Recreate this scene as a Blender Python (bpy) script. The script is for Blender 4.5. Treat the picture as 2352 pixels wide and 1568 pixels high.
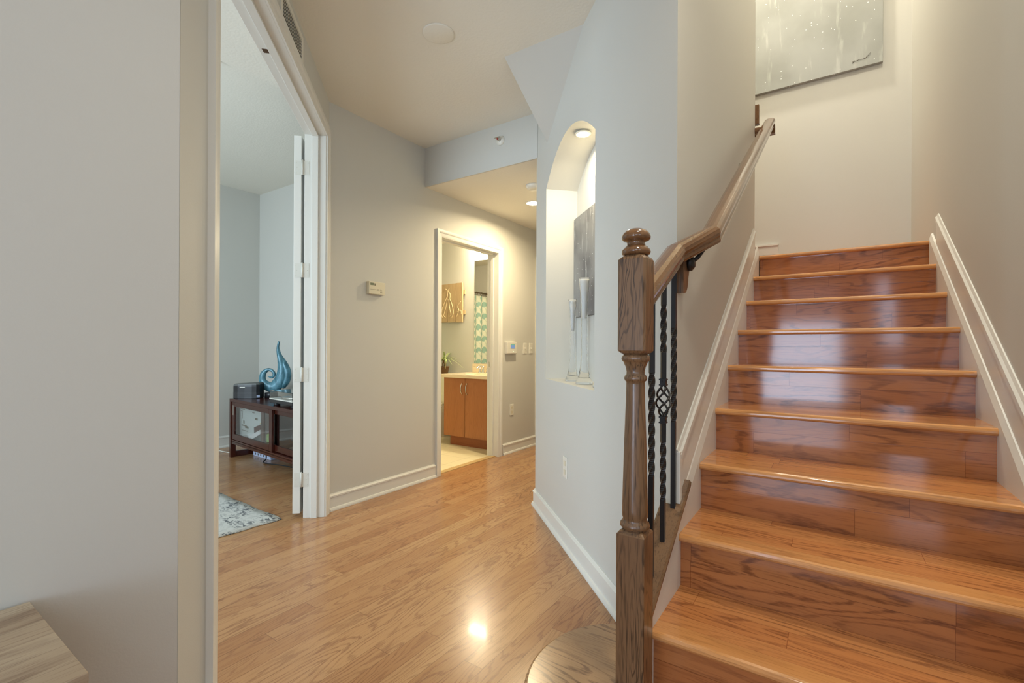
import bpy, bmesh, math, random
from math import sin, cos, pi, radians, sqrt, atan2
from mathutils import Vector, Matrix
random.seed(7)
for o in list(bpy.data.objects): bpy.data.objects.remove(o)
scene = bpy.context.scene
COL = scene.collection

# ------------------------------------------------------------------ camera
cam_d = bpy.data.cameras.new('camera')
cam = bpy.data.objects.new('camera', cam_d); COL.objects.link(cam)
cam_d.sensor_width = 36.0
cam_d.lens = 1086.35 / 2352 * 36
cam_d.shift_y = 12.57 / 2352
cam_d.clip_start = 0.02
cam.matrix_world = (Matrix.Translation((0, 0, 1.1)) @ Matrix.Rotation(radians(34.185), 4, 'Z')
                    @ Matrix.Rotation(radians(90), 4, 'X') @ Matrix.Rotation(radians(0.263), 4, 'Z'))
scene.camera = cam

# ------------------------------------------------------------------ world, exposure
w = bpy.data.worlds.new('world'); scene.world = w; w.use_nodes = True
w.node_tree.nodes['Background'].inputs[0].default_value = (0.75, 0.85, 1.0, 1)
w.node_tree.nodes['Background'].inputs[1].default_value = 1.2
scene.view_settings.view_transform = 'Standard'
scene.view_settings.look = 'None'
scene.view_settings.gamma = 1.0
scene.view_settings.use_curve_mapping = False
scene.view_settings.exposure = 0.18

WARM = (1.0, 0.82, 0.52); SOFT = (1.0, 0.92, 0.76); DAY = (0.60, 0.77, 1.0); SKYC = (0.68, 0.86, 1.0)
def area(name, loc, rot, sx, sy, power, col, disk=False, spread=180):
    l = bpy.data.lights.new(name, 'AREA'); l.shape = 'DISK' if disk else 'RECTANGLE'
    l.size = sx; l.size_y = sy; l.energy = power; l.color = col; l.spread = radians(spread)
    o = bpy.data.objects.new(name, l); COL.objects.link(o); o.location = loc; o.rotation_euler = rot
    return o
# daylight through the patio door and office window, plus two added unseen fill windows
area('patio_daylight', (-0.50, -4.22, 0.80), (radians(90), 0, 0), 1.2, 1.5, 50, DAY)
area('back_fill_daylight', (1.7, -4.22, 1.75), (radians(90), 0, 0), 2.1, 1.2, 40, DAY)  # unseen window, added to keep daylight on the niche wall
area('side_fill_daylight', (3.18, -1.9, 1.75), (radians(90), 0, radians(90)), 2.6, 1.5, 20, DAY)  # unseen window, added to tint the left wall with cool daylight
area('office_window_daylight', (-3.6, -1.18, 1.5), (radians(90), 0, 0), 2.2, 1.7, 88, SKYC)
# first can placed from the console shadow, the other two unseen, added as fill
for i, (x, y) in enumerate(((-0.55, -1.75), (2.2, -1.2), (2.2, -3.3))):
    area('room_can_and_fill_%d' % i, (x, y, 2.70), (0, 0, 0), 0.14, 0.14, 6 if i == 0 else 3, DAY if i == 0 else SOFT, True, 150)
area('foyer_fill_light', (-0.05, 0.85, 2.70), (0, 0, 0), 0.14, 0.14, 9, SOFT, True, 160)  # unseen lamp added to brighten the diagonal and hall walls
# stairwell light above the landing and a fill high over the steps
area('stairwell_light_a', (-0.55, 3.9, 5.08), (0, 0, 0), 0.16, 0.16, 50, SOFT, True, 170)
area('stairwell_fill_b', (0.25, 2.1, 5.08), (0, 0, 0), 0.16, 0.16, 36, SOFT, True, 170)  # unseen lamp, placed to brighten the left stair wall

# ------------------------------------------------------------------ materials
def new_mat(name):
    m = bpy.data.materials.new(name); m.use_nodes = True
    nt = m.node_tree; return m, nt, nt.nodes['Principled BSDF']
def sset(b, **k):
    names = {'color': 'Base Color', 'rough': 'Roughness', 'metal': 'Metallic', 'spec': 'Specular IOR Level', 'trans': 'Transmission Weight',
             'ior': 'IOR', 'coat': 'Coat Weight', 'coatr': 'Coat Roughness', 'alpha': 'Alpha', 'em': 'Emission Color', 'ems': 'Emission Strength', 'sheen': 'Sheen Weight'}
    for a, v in k.items():
        if a in ('color', 'em') and len(v) == 3: v = (*v, 1)
        b.inputs[names[a]].default_value = v
def srgb(r, g, b):
    f = lambda c: ((c / 255 + 0.055) / 1.055) ** 2.4 if c / 255 > 0.04045 else c / 255 / 12.92
    return (f(r), f(g), f(b))
class NT:
    def __init__(s, nt): s.nt = nt
    def n(s, t, **kw):
        x = s.nt.nodes.new(t)
        for k, v in kw.items(): setattr(x, k, v)
        return x
    def m(s, op, a, b=None, c=None, clamp=False):
        x = s.n('ShaderNodeMath', operation=op, use_clamp=clamp)
        for i, v in enumerate((a, b, c)):
            if v is None: continue
            if isinstance(v, (int, float)): x.inputs[i].default_value = v
            else: s.nt.links.new(v, x.inputs[i])
        return x.outputs[0]
    def l(s, a, b): s.nt.links.new(a, b)
    def xyz(s, x, y, z):
        c = s.n('ShaderNodeCombineXYZ')
        for i, v in enumerate((x, y, z)):
            if isinstance(v, (int, float)): c.inputs[i].default_value = v
            else: s.l(v, c.inputs[i])
        return c.outputs[0]
    def noise(s, vec, scale, detail=2, rough=0.5, dist=0):
        x = s.n('ShaderNodeTexNoise'); x.inputs['Scale'].default_value = scale; x.inputs['Detail'].default_value = detail
        x.inputs['Roughness'].default_value = rough; x.inputs['Distortion'].default_value = dist
        s.l(vec, x.inputs['Vector']); return x.outputs[0]
    def mix(s, f, a, b, blend='MIX'):
        x = s.n('ShaderNodeMix', data_type='RGBA', blend_type=blend)
        if isinstance(f, (int, float)): x.inputs[0].default_value = f
        else: s.l(f, x.inputs[0])
        for i, v in ((6, a), (7, b)):
            if isinstance(v, tuple): x.inputs[i].default_value = (*v[:3], 1)
            else: s.l(v, x.inputs[i])
        return x.outputs[2]
    def ramp(s, v, lo, hi):
        x = s.n('ShaderNodeMapRange', interpolation_type='SMOOTHSTEP'); s.l(v, x.inputs[0])
        x.inputs[1].default_value = lo; x.inputs[2].default_value = hi; return x.outputs[0]
    def bump(s, h, strength, dist, b):
        x = s.n('ShaderNodeBump'); x.inputs['Strength'].default_value = strength; x.inputs['Distance'].default_value = dist
        s.l(h, x.inputs['Height']); s.l(x.outputs[0], b.inputs['Normal'])

def plain(name, col, rough=0.5, **k):
    m, nt, b = new_mat(name); sset(b, color=col, rough=rough, **k)
    t = NT(nt); g = t.n('ShaderNodeNewGeometry')
    nz = t.noise(g.outputs['Position'], 9, 3)
    c = t.mix(nz, tuple(x * 0.96 for x in col), tuple(min(1, x * 1.03) for x in col)); t.l(c, b.inputs['Base Color'])
    return m
def paint(name, col, rough=0.55, scale=220, strength=0.12):
    m, nt, b = new_mat(name); sset(b, rough=rough, spec=0.35); t = NT(nt)
    g = t.n('ShaderNodeNewGeometry'); P = g.outputs['Position']
    c = t.mix(t.noise(P, 1.3, 2), tuple(x * 0.975 for x in col), tuple(x * 1.02 for x in col)); t.l(c, b.inputs['Base Color'])
    t.bump(t.noise(P, scale, 3), strength, 0.002, b); return m
def wood(name, light, mid, dark, along='Y', across='X', third='Z', width=None, length=0.9, off=0.0, uoff=0.0,
         rough=0.2, contour=11, cscale=7.0, var=0.25, gap=0.004, gapcol=None, coat=0.0, grain=0.55, seed=0.0, pore=0.35):
    m, nt, b = new_mat(name); sset(b, rough=rough, coat=coat, coatr=0.06, spec=0.5); t = NT(nt)
    g = t.n('ShaderNodeNewGeometry'); sep = t.n('ShaderNodeSeparateXYZ'); t.l(g.outputs['Position'], sep.inputs[0])
    U, V, T = sep.outputs[along], sep.outputs[across], sep.outputs[third]
    if width:
        vs = t.m('DIVIDE', t.m('ADD', V, 20 * width + off), width); row = t.m('FLOOR', vs)
        wn = t.n('ShaderNodeTexWhiteNoise', noise_dimensions='1D'); t.l(t.m('ADD', row, seed), wn.inputs['W'])
        us = t.m('ADD', t.m('DIVIDE', t.m('ADD', U, 30 + uoff), length), t.m('MULTIPLY', wn.outputs[0], 5.3)); cell = t.m('FLOOR', us)
        w2 = t.n('ShaderNodeTexWhiteNoise', noise_dimensions='2D'); t.l(t.xyz(row, cell, 0), w2.inputs['Vector'])
        idv = w2.outputs[0]
        fr = t.m('ABSOLUTE', t.m('SUBTRACT', t.m('FRACT', vs), 0.5)); g1 = t.m('GREATER_THAN', fr, 0.5 - gap / width / 2)
        fu = t.m('ABSOLUTE', t.m('SUBTRACT', t.m('FRACT', us), 0.5)); g2 = t.m('GREATER_THAN', fu, 0.5 - gap / length / 2)
        gapm = t.m('MAXIMUM', g1, g2)
    else:
        v = t.n('ShaderNodeValue'); v.outputs[0].default_value = 0.37 + seed; idv = v.outputs[0]; gapm = None
    o1 = t.m('MULTIPLY', idv, 37.0)
    vec = t.xyz(t.m('ADD', t.m('MULTIPLY', U, 0.16 * cscale), o1), t.m('ADD', t.m('MULTIPLY', V, cscale), t.m('MULTIPLY', idv, 11.0)), t.m('MULTIPLY', T, cscale * 0.8))
    n1 = t.noise(vec, 1.0, 2.5, 0.45, 0.25)
    jag = t.noise(t.xyz(t.m('MULTIPLY', U, 14.0), t.m('MULTIPLY', V, 60.0), t.m('MULTIPLY', T, 60.0)), 1.0, 3, 0.6)
    wv = t.m('SINE', t.m('MULTIPLY', t.m('ADD', n1, t.m('MULTIPLY', jag, 0.035)), contour * 2 * pi))
    c1 = t.ramp(wv, 0.25, 1.0)
    amp = t.ramp(t.noise(vec, 0.8, 1), 0.3, 0.62)
    c1 = t.m('MULTIPLY', c1, t.m('ADD', t.m('MULTIPLY', amp, 0.75), 0.25))
    fib = t.noise(t.xyz(t.m('MULTIPLY', U, 9.0), t.m('ADD', t.m('MULTIPLY', V, 260.0), o1), t.m('MULTIPLY', T, 260.0)), 1.0, 2, 0.6)
    brk = t.ramp(t.noise(t.xyz(t.m('MULTIPLY', U, 26.0), t.m('MULTIPLY', V, 170.0), t.m('MULTIPLY', T, 170.0)), 1.0, 2, 0.6), 0.33, 0.62)
    amt = t.m('MULTIPLY', t.m('MULTIPLY', c1, t.m('ADD', t.m('MULTIPLY', brk, 0.6), 0.4)), grain)
    base = t.mix(t.m('ADD', t.m('MULTIPLY', t.m('SUBTRACT', idv, 0.5), var * 2), 0.5, clamp=True), mid, light) if width else t.mix(0.5, mid, light)
    base = t.mix(t.m('MULTIPLY', t.ramp(t.noise(vec, 0.5, 2), 0.35, 0.7), 0.45), base, mid)
    col = t.mix(amt, base, dark)
    col = t.mix(t.m('MULTIPLY', t.ramp(fib, 0.5, 0.72), pore), col, dark)
    if gapm is not None: col = t.mix(t.m('MULTIPLY', gapm, 0.62), col, gapcol or tuple(x * 0.35 for x in dark))
    t.l(col, b.inputs['Base Color'])
    h = t.m('SUBTRACT', t.m('MULTIPLY', fib, 0.15), t.m('MULTIPLY', c1, 0.05))
    if gapm is not None: h = t.m('SUBTRACT', h, gapm)
    t.bump(h, 0.12 if width else 0.15, 0.0012, b)
    return m

M = {}
M['wall'] = paint('wall_paint', srgb(202, 200, 192))
M['niche_wall'] = M['wall']
M['ceil'] = paint('ceiling_paint', srgb(232, 228, 216), 0.8, 70, 0.5)
M['trim'] = paint('trim_paint', srgb(222, 220, 212), 0.32, 25, 0.004)
M['door_paint'] = M['trim']
M['floor'] = wood('oak_floor', srgb(184, 142, 98), srgb(162, 116, 76), srgb(112, 70, 46), 'Y', 'X', 'Z', 0.0805, 0.95, 0.02, rough=0.23, coat=0.12, contour=22, cscale=6, var=0.5, gap=0.0018, gapcol=srgb(84, 48, 28), grain=0.6, pore=0.45)
RISE, RUN = 0.1702, 0.2748
so = dict(rough=0.10, coat=0.1, contour=16, cscale=6.5, var=0.35, gap=0.0014)
SL, SM, SD = srgb(200, 140, 84), srgb(178, 112, 64), srgb(96, 50, 30)
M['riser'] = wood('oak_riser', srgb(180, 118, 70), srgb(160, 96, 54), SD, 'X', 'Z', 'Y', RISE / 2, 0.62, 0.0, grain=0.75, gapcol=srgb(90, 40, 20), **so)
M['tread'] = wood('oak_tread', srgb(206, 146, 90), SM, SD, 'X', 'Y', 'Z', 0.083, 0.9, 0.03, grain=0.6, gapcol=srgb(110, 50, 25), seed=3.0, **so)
M['nosing'] = wood('oak_nosing', srgb(212, 156, 98), srgb(192, 130, 76), SD, 'X', 'Y', 'Z', None, rough=0.1, coat=0.3, contour=5, cscale=9, grain=0.3, seed=2.0)
NL, NM, ND = srgb(136, 104, 74), srgb(106, 76, 50), srgb(42, 27, 17)
M['post'] = wood('stained_oak_upright', NL, NM, ND, 'Z', 'X', 'Y', None, rough=0.3, coat=0.15, contour=16, cscale=16, grain=0.85, seed=0.2, pore=0.75)
M['rail'] = wood('stained_oak_rail', srgb(126, 88, 54), srgb(104, 70, 42), ND, 'Y', 'X', 'Z', None, rough=0.14, coat=0.4, contour=6, cscale=9, grain=0.3, seed=1.2)
M['bull'] = wood('stained_oak_step', srgb(176, 142, 104), srgb(154, 120, 84), srgb(92, 64, 42), 'X', 'Y', 'Z', None, rough=0.24, coat=0.15, contour=15, cscale=8, grain=0.8, seed=1.7, pore=0.4)
M['cap'] = wood('stained_oak_cap', NL, NM, ND, 'Y', 'X', 'Z', None, rough=0.3, contour=7, cscale=11, grain=0.6, seed=2.2, pore=0.5)
M['iron'] = plain('wrought_iron', (0.028, 0.027, 0.028), 0.36, metal=0.55, spec=0.5)
M['cherry'] = wood('dark_cherry', srgb(78, 32, 20), srgb(58, 23, 15), srgb(28, 12, 9), 'X', 'Z', 'Y', None, rough=0.22, contour=5, cscale=8, grain=0.4)
M['black'] = plain('black_plastic', (0.018, 0.018, 0.02), 0.35)
M['grey_plastic'] = plain('grey_plastic', srgb(98, 100, 98), 0.45)
M['white_plastic'] = plain('white_plastic', srgb(222, 219, 208), 0.35)
M['cream_plastic'] = plain('cream_plastic', srgb(214, 206, 182), 0.45)
M['dark'] = plain('duct_shade', (0.02, 0.02, 0.02), 0.8)
M['chrome'] = plain('chrome', (0.75, 0.75, 0.75), 0.08, metal=1.0)
M['nickel'] = plain('nickel', (0.6, 0.58, 0.54), 0.25, metal=1.0)
M['red'] = plain('red_bulb', (0.35, 0.03, 0.015), 0.3)
M['lcd'] = plain('lcd_grey_green', srgb(110, 118, 96), 0.3)
M['print'] = plain('grey_print', srgb(120, 112, 92), 0.5)
M['screen_blue'] = plain('screen_blue', srgb(110, 140, 190), 0.25, em=srgb(120, 150, 205), ems=0.35)
M['screen_green'] = plain('screen_green', srgb(110, 165, 140), 0.25, em=srgb(120, 180, 150), ems=0.3)
M['laminate'] = wood('beech_laminate', srgb(184, 124, 76), srgb(166, 104, 60), srgb(140, 80, 44), 'Z', 'X', 'Y', None, rough=0.35, contour=9, cscale=12, grain=0.3, seed=0.5)
M['laminate_toe'] = wood('beech_laminate_toe', srgb(170, 100, 58), srgb(150, 84, 46), srgb(124, 62, 34), 'X', 'Z', 'Y', None, rough=0.35, contour=6, cscale=9, grain=0.4)
M['marble'] = plain('cultured_marble', srgb(236, 218, 184), 0.14)
M['porcelain'] = plain('porcelain', srgb(236, 230, 208), 0.1)
M['basket'] = plain('brown_pot', srgb(110, 78, 44), 0.6)
M['stemb'] = plain('plant_stem', srgb(120, 84, 48), 0.7)
M['hinge'] = plain('painted_hinge', srgb(214, 212, 202), 0.35)
M['paper'] = plain('paper', srgb(222, 224, 220), 0.7)
M['cardboard'] = plain('cardboard', srgb(176, 146, 96), 0.8)
M['leatherette'] = plain('maroon_cover', srgb(70, 34, 30), 0.5)
M['lime'] = plain('lime_folder', srgb(150, 210, 60), 0.5)
M['yellow'] = plain('yellow_folder', srgb(226, 180, 60), 0.5)
M['rubber'] = plain('cable_black', (0.02, 0.02, 0.02), 0.5)
M['strip_body'] = plain('strip_plastic', srgb(196, 208, 236), 0.4)
M['rodmat'] = plain('bronze_rod', srgb(130, 112, 84), 0.35, metal=0.7)
M['tile'] = None
def mk_special():
    # glass
    m, nt, b = new_mat('clear_glass'); sset(b, color=(0.985, 0.99, 0.99), rough=0.02, trans=1.0, ior=1.45); M['glass'] = m
    m, nt, b = new_mat('vase_glass'); sset(b, color=(0.96, 0.965, 0.965), rough=0.05, trans=0.96, ior=1.13); M['vase'] = m
    m, nt, b = new_mat('vase_milk'); sset(b, color=(0.82, 0.82, 0.80), rough=0.4, trans=0.35, ior=1.1); M['milk'] = m
    m, nt, b = new_mat('mirror_silver'); sset(b, color=(0.9, 0.9, 0.88), rough=0.01, metal=1.0)
    t = NT(nt); g = t.n('ShaderNodeNewGeometry'); t.l(t.mix(t.noise(g.outputs['Position'], 2), (0.88, 0.89, 0.87), (0.9, 0.9, 0.88)), b.inputs['Base Color']); M['mirror'] = m
    # sculpture
    m, nt, b = new_mat('teal_lacquer'); sset(b, rough=0.36, metal=0.2, coat=0.25, coatr=0.15); t = NT(nt)
    g = t.n('ShaderNodeNewGeometry'); mp = t.n('ShaderNodeMapping'); mp.inputs['Scale'].default_value = (8, 8, 3); t.l(g.outputs['Position'], mp.inputs[0])
    t.l(t.mix(t.ramp(t.noise(mp.outputs[0], 4, 4, 0.6, 0.6), 0.3, 0.7), srgb(48, 96, 110), srgb(98, 150, 166)), b.inputs['Base Color']); M['teal'] = m
    # tile
    m, nt, b = new_mat('cream_vinyl_tile'); sset(b, rough=0.3); t = NT(nt)
    g = t.n('ShaderNodeNewGeometry'); br = t.n('ShaderNodeTexBrick', offset=0.0); t.l(g.outputs['Position'], br.inputs['Vector'])
    br.inputs['Scale'].default_value = 1.0; br.inputs['Brick Width'].default_value = 0.3; br.inputs['Row Height'].default_value = 0.3; br.inputs['Mortar Size'].default_value = 0.003
    br.inputs['Color1'].default_value = (*srgb(226, 214, 178), 1); br.inputs['Color2'].default_value = (*srgb(220, 208, 172), 1); br.inputs['Mortar'].default_value = (*srgb(196, 184, 150), 1)
    t.l(br.outputs[0], b.inputs['Base Color']); M['tile'] = m
    # rug
    m, nt, b = new_mat('rug_weave'); sset(b, rough=0.95); t = NT(nt)
    g = t.n('ShaderNodeNewGeometry'); P = g.outputs['Position']
    mp = t.n('ShaderNodeMapping'); mp.inputs['Scale'].default_value = (1, 1.6, 1); t.l(P, mp.inputs[0])
    a = t.ramp(t.noise(mp.outputs[0], 26, 3, 0.65, 0.8), 0.48, 0.56); bb = t.ramp(t.noise(P, 7, 2), 0.36, 0.62)
    t.l(t.mix(t.m('MULTIPLY', a, t.m('ADD', t.m('MULTIPLY', bb, 0.8), 0.15)), srgb(192, 192, 186), srgb(84, 88, 92)), b.inputs['Base Color'])
    t.bump(t.noise(P, 500, 2), 0.4, 0.002, b); M['rug'] = m
    # curtain: pale lattice medallions on teal
    m, nt, b = new_mat('curtain_print'); sset(b, rough=0.85); t = NT(nt)
    g = t.n('ShaderNodeNewGeometry'); sp = t.n('ShaderNodeSeparateXYZ'); t.l(g.outputs['Position'], sp.inputs[0])
    wn = t.noise(g.outputs['Position'], 9, 2)
    ys = t.m('ADD', sp.outputs[1], t.m('MULTIPLY', wn, 0.05)); zs = t.m('ADD', sp.outputs[2], t.m('MULTIPLY', wn, 0.06))
    A1 = t.m('SINE', t.m('MULTIPLY', ys, 2 * pi / 0.30)); B1 = t.m('SINE', t.m('MULTIPLY', zs, 2 * pi / 0.36))
    r1 = t.m('ABSOLUTE', t.m('ADD', A1, B1)); r2 = t.m('ABSOLUTE', t.m('SUBTRACT', A1, B1))
    ln = t.m('MINIMUM', r1, r2)
    dots = t.m('MULTIPLY', t.m('SINE', t.m('MULTIPLY', ys, 2 * pi / 0.075)), t.m('SINE', t.m('MULTIPLY', zs, 2 * pi / 0.09)))
    k = t.ramp(t.m('SUBTRACT', t.m('ADD', 0.34, t.m('MULTIPLY', dots, 0.25)), ln), 0.0, 0.10)
    t.l(t.mix(k, srgb(150, 184, 174), srgb(222, 224, 208)), b.inputs['Base Color']); M['curtain'] = m
    # canvases
    for nm, c0, c1, c2, sc in (('landing', srgb(160, 162, 158), srgb(142, 144, 138), srgb(196, 198, 192), 5.0), ('niche', srgb(140, 138, 134), srgb(104, 102, 102), srgb(186, 184, 178), 9.0)):
        m, nt, b = new_mat('canvas_' + nm); sset(b, rough=0.55); t = NT(nt)
        g = t.n('ShaderNodeNewGeometry'); P = g.outputs['Position']
        mp = t.n('ShaderNodeMapping'); mp.inputs['Scale'].default_value = (1, 1, 0.16); t.l(P, mp.inputs[0])
        n1 = t.noise(mp.outputs[0], sc * 3, 4, 0.6); n2 = t.noise(P, sc * 0.5, 3)
        col = t.mix(t.ramp(n2, 0.35, 0.7), c0, c1); col = t.mix(t.m('MULTIPLY', t.ramp(n1, 0.56, 0.72), 0.6), col, c2)
        vo = t.n('ShaderNodeTexVoronoi', feature='F1'); vo.inputs['Scale'].default_value = 55 if nm == 'landing' else 70
        t.l(P, vo.inputs['Vector'])
        vsep = t.n('ShaderNodeSeparateColor'); t.l(vo.outputs['Color'], vsep.inputs[0])
        sel = t.m('MULTIPLY', t.m('LESS_THAN', vo.outputs['Distance'], 0.17), t.m('GREATER_THAN', vsep.outputs[0], 0.86))
        col = t.mix(sel, col, (0.95, 0.95, 0.92)); t.l(col, b.inputs['Base Color'])
        t.bump(t.m('ADD', n1, t.m('MULTIPLY', sel, 1.0)), 0.3, 0.004, b); M['canvas_' + nm] = m
    # pine plank art
    M['pine'] = wood('pale_pine', srgb(196, 172, 134), srgb(180, 152, 112), srgb(144, 112, 78), 'Z', 'X', 'Y', None, rough=0.6, contour=7, cscale=12, grain=0.4)
    M['wash'] = plain('white_wash', srgb(222, 202, 162), 0.7)
    # leaves
    m, nt, b = new_mat('variegated_leaf'); sset(b, rough=0.45); t = NT(nt)
    at = t.n('ShaderNodeUVMap'); sp = t.n('ShaderNodeSeparateXYZ'); t.l(at.outputs[0], sp.inputs[0])
    k = t.ramp(t.m('ABSOLUTE', t.m('SUBTRACT', sp.outputs[0], 0.5)), 0.2, 0.3)
    t.l(t.mix(k, srgb(88, 128, 60), srgb(212, 214, 160)), b.inputs['Base Color']); M['leaf'] = m
    # console table top
    m2 = wood('rustic_console_top', srgb(168, 154, 134), srgb(140, 120, 98), srgb(88, 62, 44), 'Y', 'X', 'Z', None, rough=0.32, contour=5, cscale=10, grain=0.5, seed=0.9, pore=0.7)
    M['console'] = wood('rustic_console_top_boards', srgb(196, 182, 158), srgb(142, 118, 92), srgb(96, 66, 46), 'Y', 'X', 'Z', 0.07, 0.9, 0.0, rough=0.35, contour=4, cscale=12, var=0.5, gap=0.0008, grain=0.45, pore=0.5)
    # emitters
    for nm, c, s in (('bulb_warm', (1.0, 0.86, 0.62), 28), ('bulb_vanity', (1.0, 0.86, 0.6), 60), ('led_green', (0.3, 1.0, 0.5), 1.5)):
        m, nt, b = new_mat(nm); sset(b, color=(0.9, 0.9, 0.85), em=c, ems=s); M[nm] = m
mk_special()

# ------------------------------------------------------------------ mesh helpers
class MB:
    def __init__(s): s.v = []; s.f = []; s.sm = []; s.uv = None
    def add(s, vs, fs, smooth=False):
        n = len(s.v); s.v += [Vector(v) for v in vs]
        for f in fs: s.f.append([i + n for i in f]); s.sm.append(smooth)
        return s
    def box(s, x0, x1, y0, y1, z0, z1):
        vs = [(x0, y0, z0), (x1, y0, z0), (x1, y1, z0), (x0, y1, z0), (x0, y0, z1), (x1, y0, z1), (x1, y1, z1), (x0, y1, z1)]
        return s.add(vs, [(0, 3, 2, 1), (4, 5, 6, 7), (0, 1, 5, 4), (1, 2, 6, 5), (2, 3, 7, 6), (3, 0, 4, 7)])
    def fbox(s, F, a0, a1, b0, b1, c0, c1):
        c = [(a0, b0, c0), (a1, b0, c0), (a1, b1, c0), (a0, b1, c0), (a0, b0, c1), (a1, b0, c1), (a1, b1, c1), (a0, b1, c1)]
        return s.add([F(*p) for p in c], [(0, 3, 2, 1), (4, 5, 6, 7), (0, 1, 5, 4), (1, 2, 6, 5), (2, 3, 7, 6), (3, 0, 4, 7)])
    def prism(s, pts, lift):     # pts: 3D loop, lift: vector
        n = len(pts); L = Vector(lift); vs = [Vector(p) for p in pts] + [Vector(p) + L for p in pts]
        fs = [tuple(range(n))[::-1], tuple(range(n, 2 * n))] + [(i, (i + 1) % n, n + (i + 1) % n, n + i) for i in range(n)]
        return s.add(vs, fs)
    def lathe(s, prof, c, seg=32, smooth=True, axis='Z', sx=1, sy=1):
        vs = []
        for r, z in prof:
            for k in range(seg):
                a = 2 * pi * k / seg; x, y = r * cos(a) * sx, r * sin(a) * sy
                p = (x, y, z) if axis == 'Z' else ((z, x, y) if axis == 'X' else (x, z, y))
                vs.append(Vector(p) + Vector(c))
        fs = []; m = len(prof)
        for i in range(m - 1):
            for k in range(seg): fs.append((i * seg + k, i * seg + (k + 1) % seg, (i + 1) * seg + (k + 1) % seg, (i + 1) * seg + k))
        fs.append(tuple(range(seg))[::-1]); fs.append(tuple(range((m - 1) * seg, m * seg)))
        return s.add(vs, fs, smooth)
    def tube(s, pts, rad, seg=10, smooth=True):
        pts = [Vector(p) for p in pts]; n = len(pts); rs = rad if isinstance(rad, (list, tuple)) else [rad] * n
        vs = []; up = Vector((0, 0, 1)); prev = None
        for i, p in enumerate(pts):
            t = (pts[min(i + 1, n - 1)] - pts[max(i - 1, 0)]).normalized()
            if prev is None:
                a = up if abs(t.dot(up)) < 0.95 else Vector((1, 0, 0)); x = (a - t * a.dot(t)).normalized()
            else: x = (prev - t * prev.dot(t)).normalized()
            prev = x; y = t.cross(x)
            for k in range(seg):
                an = 2 * pi * k / seg; vs.append(p + x * cos(an) * rs[i] + y * sin(an) * rs[i])
        fs = [(i * seg + k, i * seg + (k + 1) % seg, (i + 1) * seg + (k + 1) % seg, (i + 1) * seg + k) for i in range(n - 1) for k in range(seg)]
        fs += [tuple(range(seg))[::-1], tuple(range((n - 1) * seg, n * seg))]
        return s.add(vs, fs, smooth)
    def rings(s, rings, smooth=False, caps=True):
        k = len(rings[0]); vs = [v for r in rings for v in r]
        fs = [(i * k + j, i * k + (j + 1) % k, (i + 1) * k + (j + 1) % k, (i + 1) * k + j) for i in range(len(rings) - 1) for j in range(k)]
        if caps: fs += [tuple(range(k))[::-1], tuple(range((len(rings) - 1) * k, len(rings) * k))]
        return s.add(vs, fs, smooth)
    def sweep(s, prof, path, smooth=False, upv=(0, 0, 1)):
        # prof in (side, up); mitred sweep along 3D path
        P = [Vector(p) for p in path]; n = len(P); rs = []
        dirs = [(P[i + 1] - P[i]).normalized() for i in range(n - 1)]
        for i in range(n):
            d = dirs[0] if i == 0 else dirs[-1] if i == n - 1 else dirs[i - 1]
            if i == 0 or i == n - 1: nn = d
            else: nn = (dirs[i - 1] + dirs[i]).normalized()
            side = d.cross(Vector(upv)).normalized(); up = side.cross(d)
            ring = []
            for a, b in prof:
                q = P[i] + side * a + up * b
                t_ = (P[i] - q).dot(nn) / d.dot(nn); ring.append(q + d * t_)
            rs.append(ring)
        return s.rings(rs, smooth)
    def build(s, name, mat, parent=None, bevel=0, seg=2, **props):
        me = bpy.data.meshes.new(name)
        off = Vector(parent['_o']) if parent is not None and '_o' in parent else Vector((0, 0, 0))
        me.from_pydata([v - off for v in s.v], [], s.f); me.update()
        bm = bmesh.new(); bm.from_mesh(me); bmesh.ops.recalc_face_normals(bm, faces=bm.faces); bm.to_mesh(me); bm.free()
        for p, sm in zip(me.polygons, s.sm): p.use_smooth = sm
        if s.uv:
            ul = me.uv_layers.new(name='UVMap')
            for lp in me.loops: ul.data[lp.index].uv = s.uv[lp.vertex_index]
        me.materials.append(mat)
        o = bpy.data.objects.new(name, me); COL.objects.link(o)
        if parent is not None:
            o.parent = parent; o['_o'] = tuple(off)
        if bevel:
            b = o.modifiers.new('bevel', 'BEVEL'); b.width = bevel; b.segments = seg; b.limit_method = 'ANGLE'; b.angle_limit = radians(40)
        for k, v in props.items(): o[k] = v
        return o
def thing(name, label, cat, loc, group=None):
    o = bpy.data.objects.new(name, None); COL.objects.link(o); o.location = loc; o.empty_display_size = 0.1
    o['label'] = label; o['category'] = cat; o['_o'] = tuple(loc)
    if group: o['group'] = group
    return o
def tag(o, label, cat, group=None):
    o['label'] = label; o['category'] = cat
    if group: o['group'] = group
    return o
def struct(o): o['kind'] = 'structure'; return o
def dup(root, delta, label=None):
    r = root.copy(); COL.objects.link(r); r.location = root.location + Vector(delta)
    if label: r['label'] = label
    for ch in root.children:
        c = ch.copy(); COL.objects.link(c); c.parent = r
        for g in ch.children:
            d = g.copy(); COL.objects.link(d); d.parent = c
    return r

R2 = sqrt(0.5)
def D(s, q, z): return Vector((-2.778 + s * R2 - q * R2, 1.915 - s * R2 - q * R2, z))       # door wall frame
KX, KY, JX, JY = -1.72, 2.829, -0.415, 1.545
NLEN = sqrt((JX - KX) ** 2 + (JY - KY) ** 2); NUX, NUY = (JX - KX) / NLEN, (JY - KY) / NLEN
def N(s, q, z): return Vector((KX + s * NUX - q * NUY, KY + s * NUY + q * NUX, z))         # niche wall frame (q into the wall)
CZ, LZ = 2.725, 2.409

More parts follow.
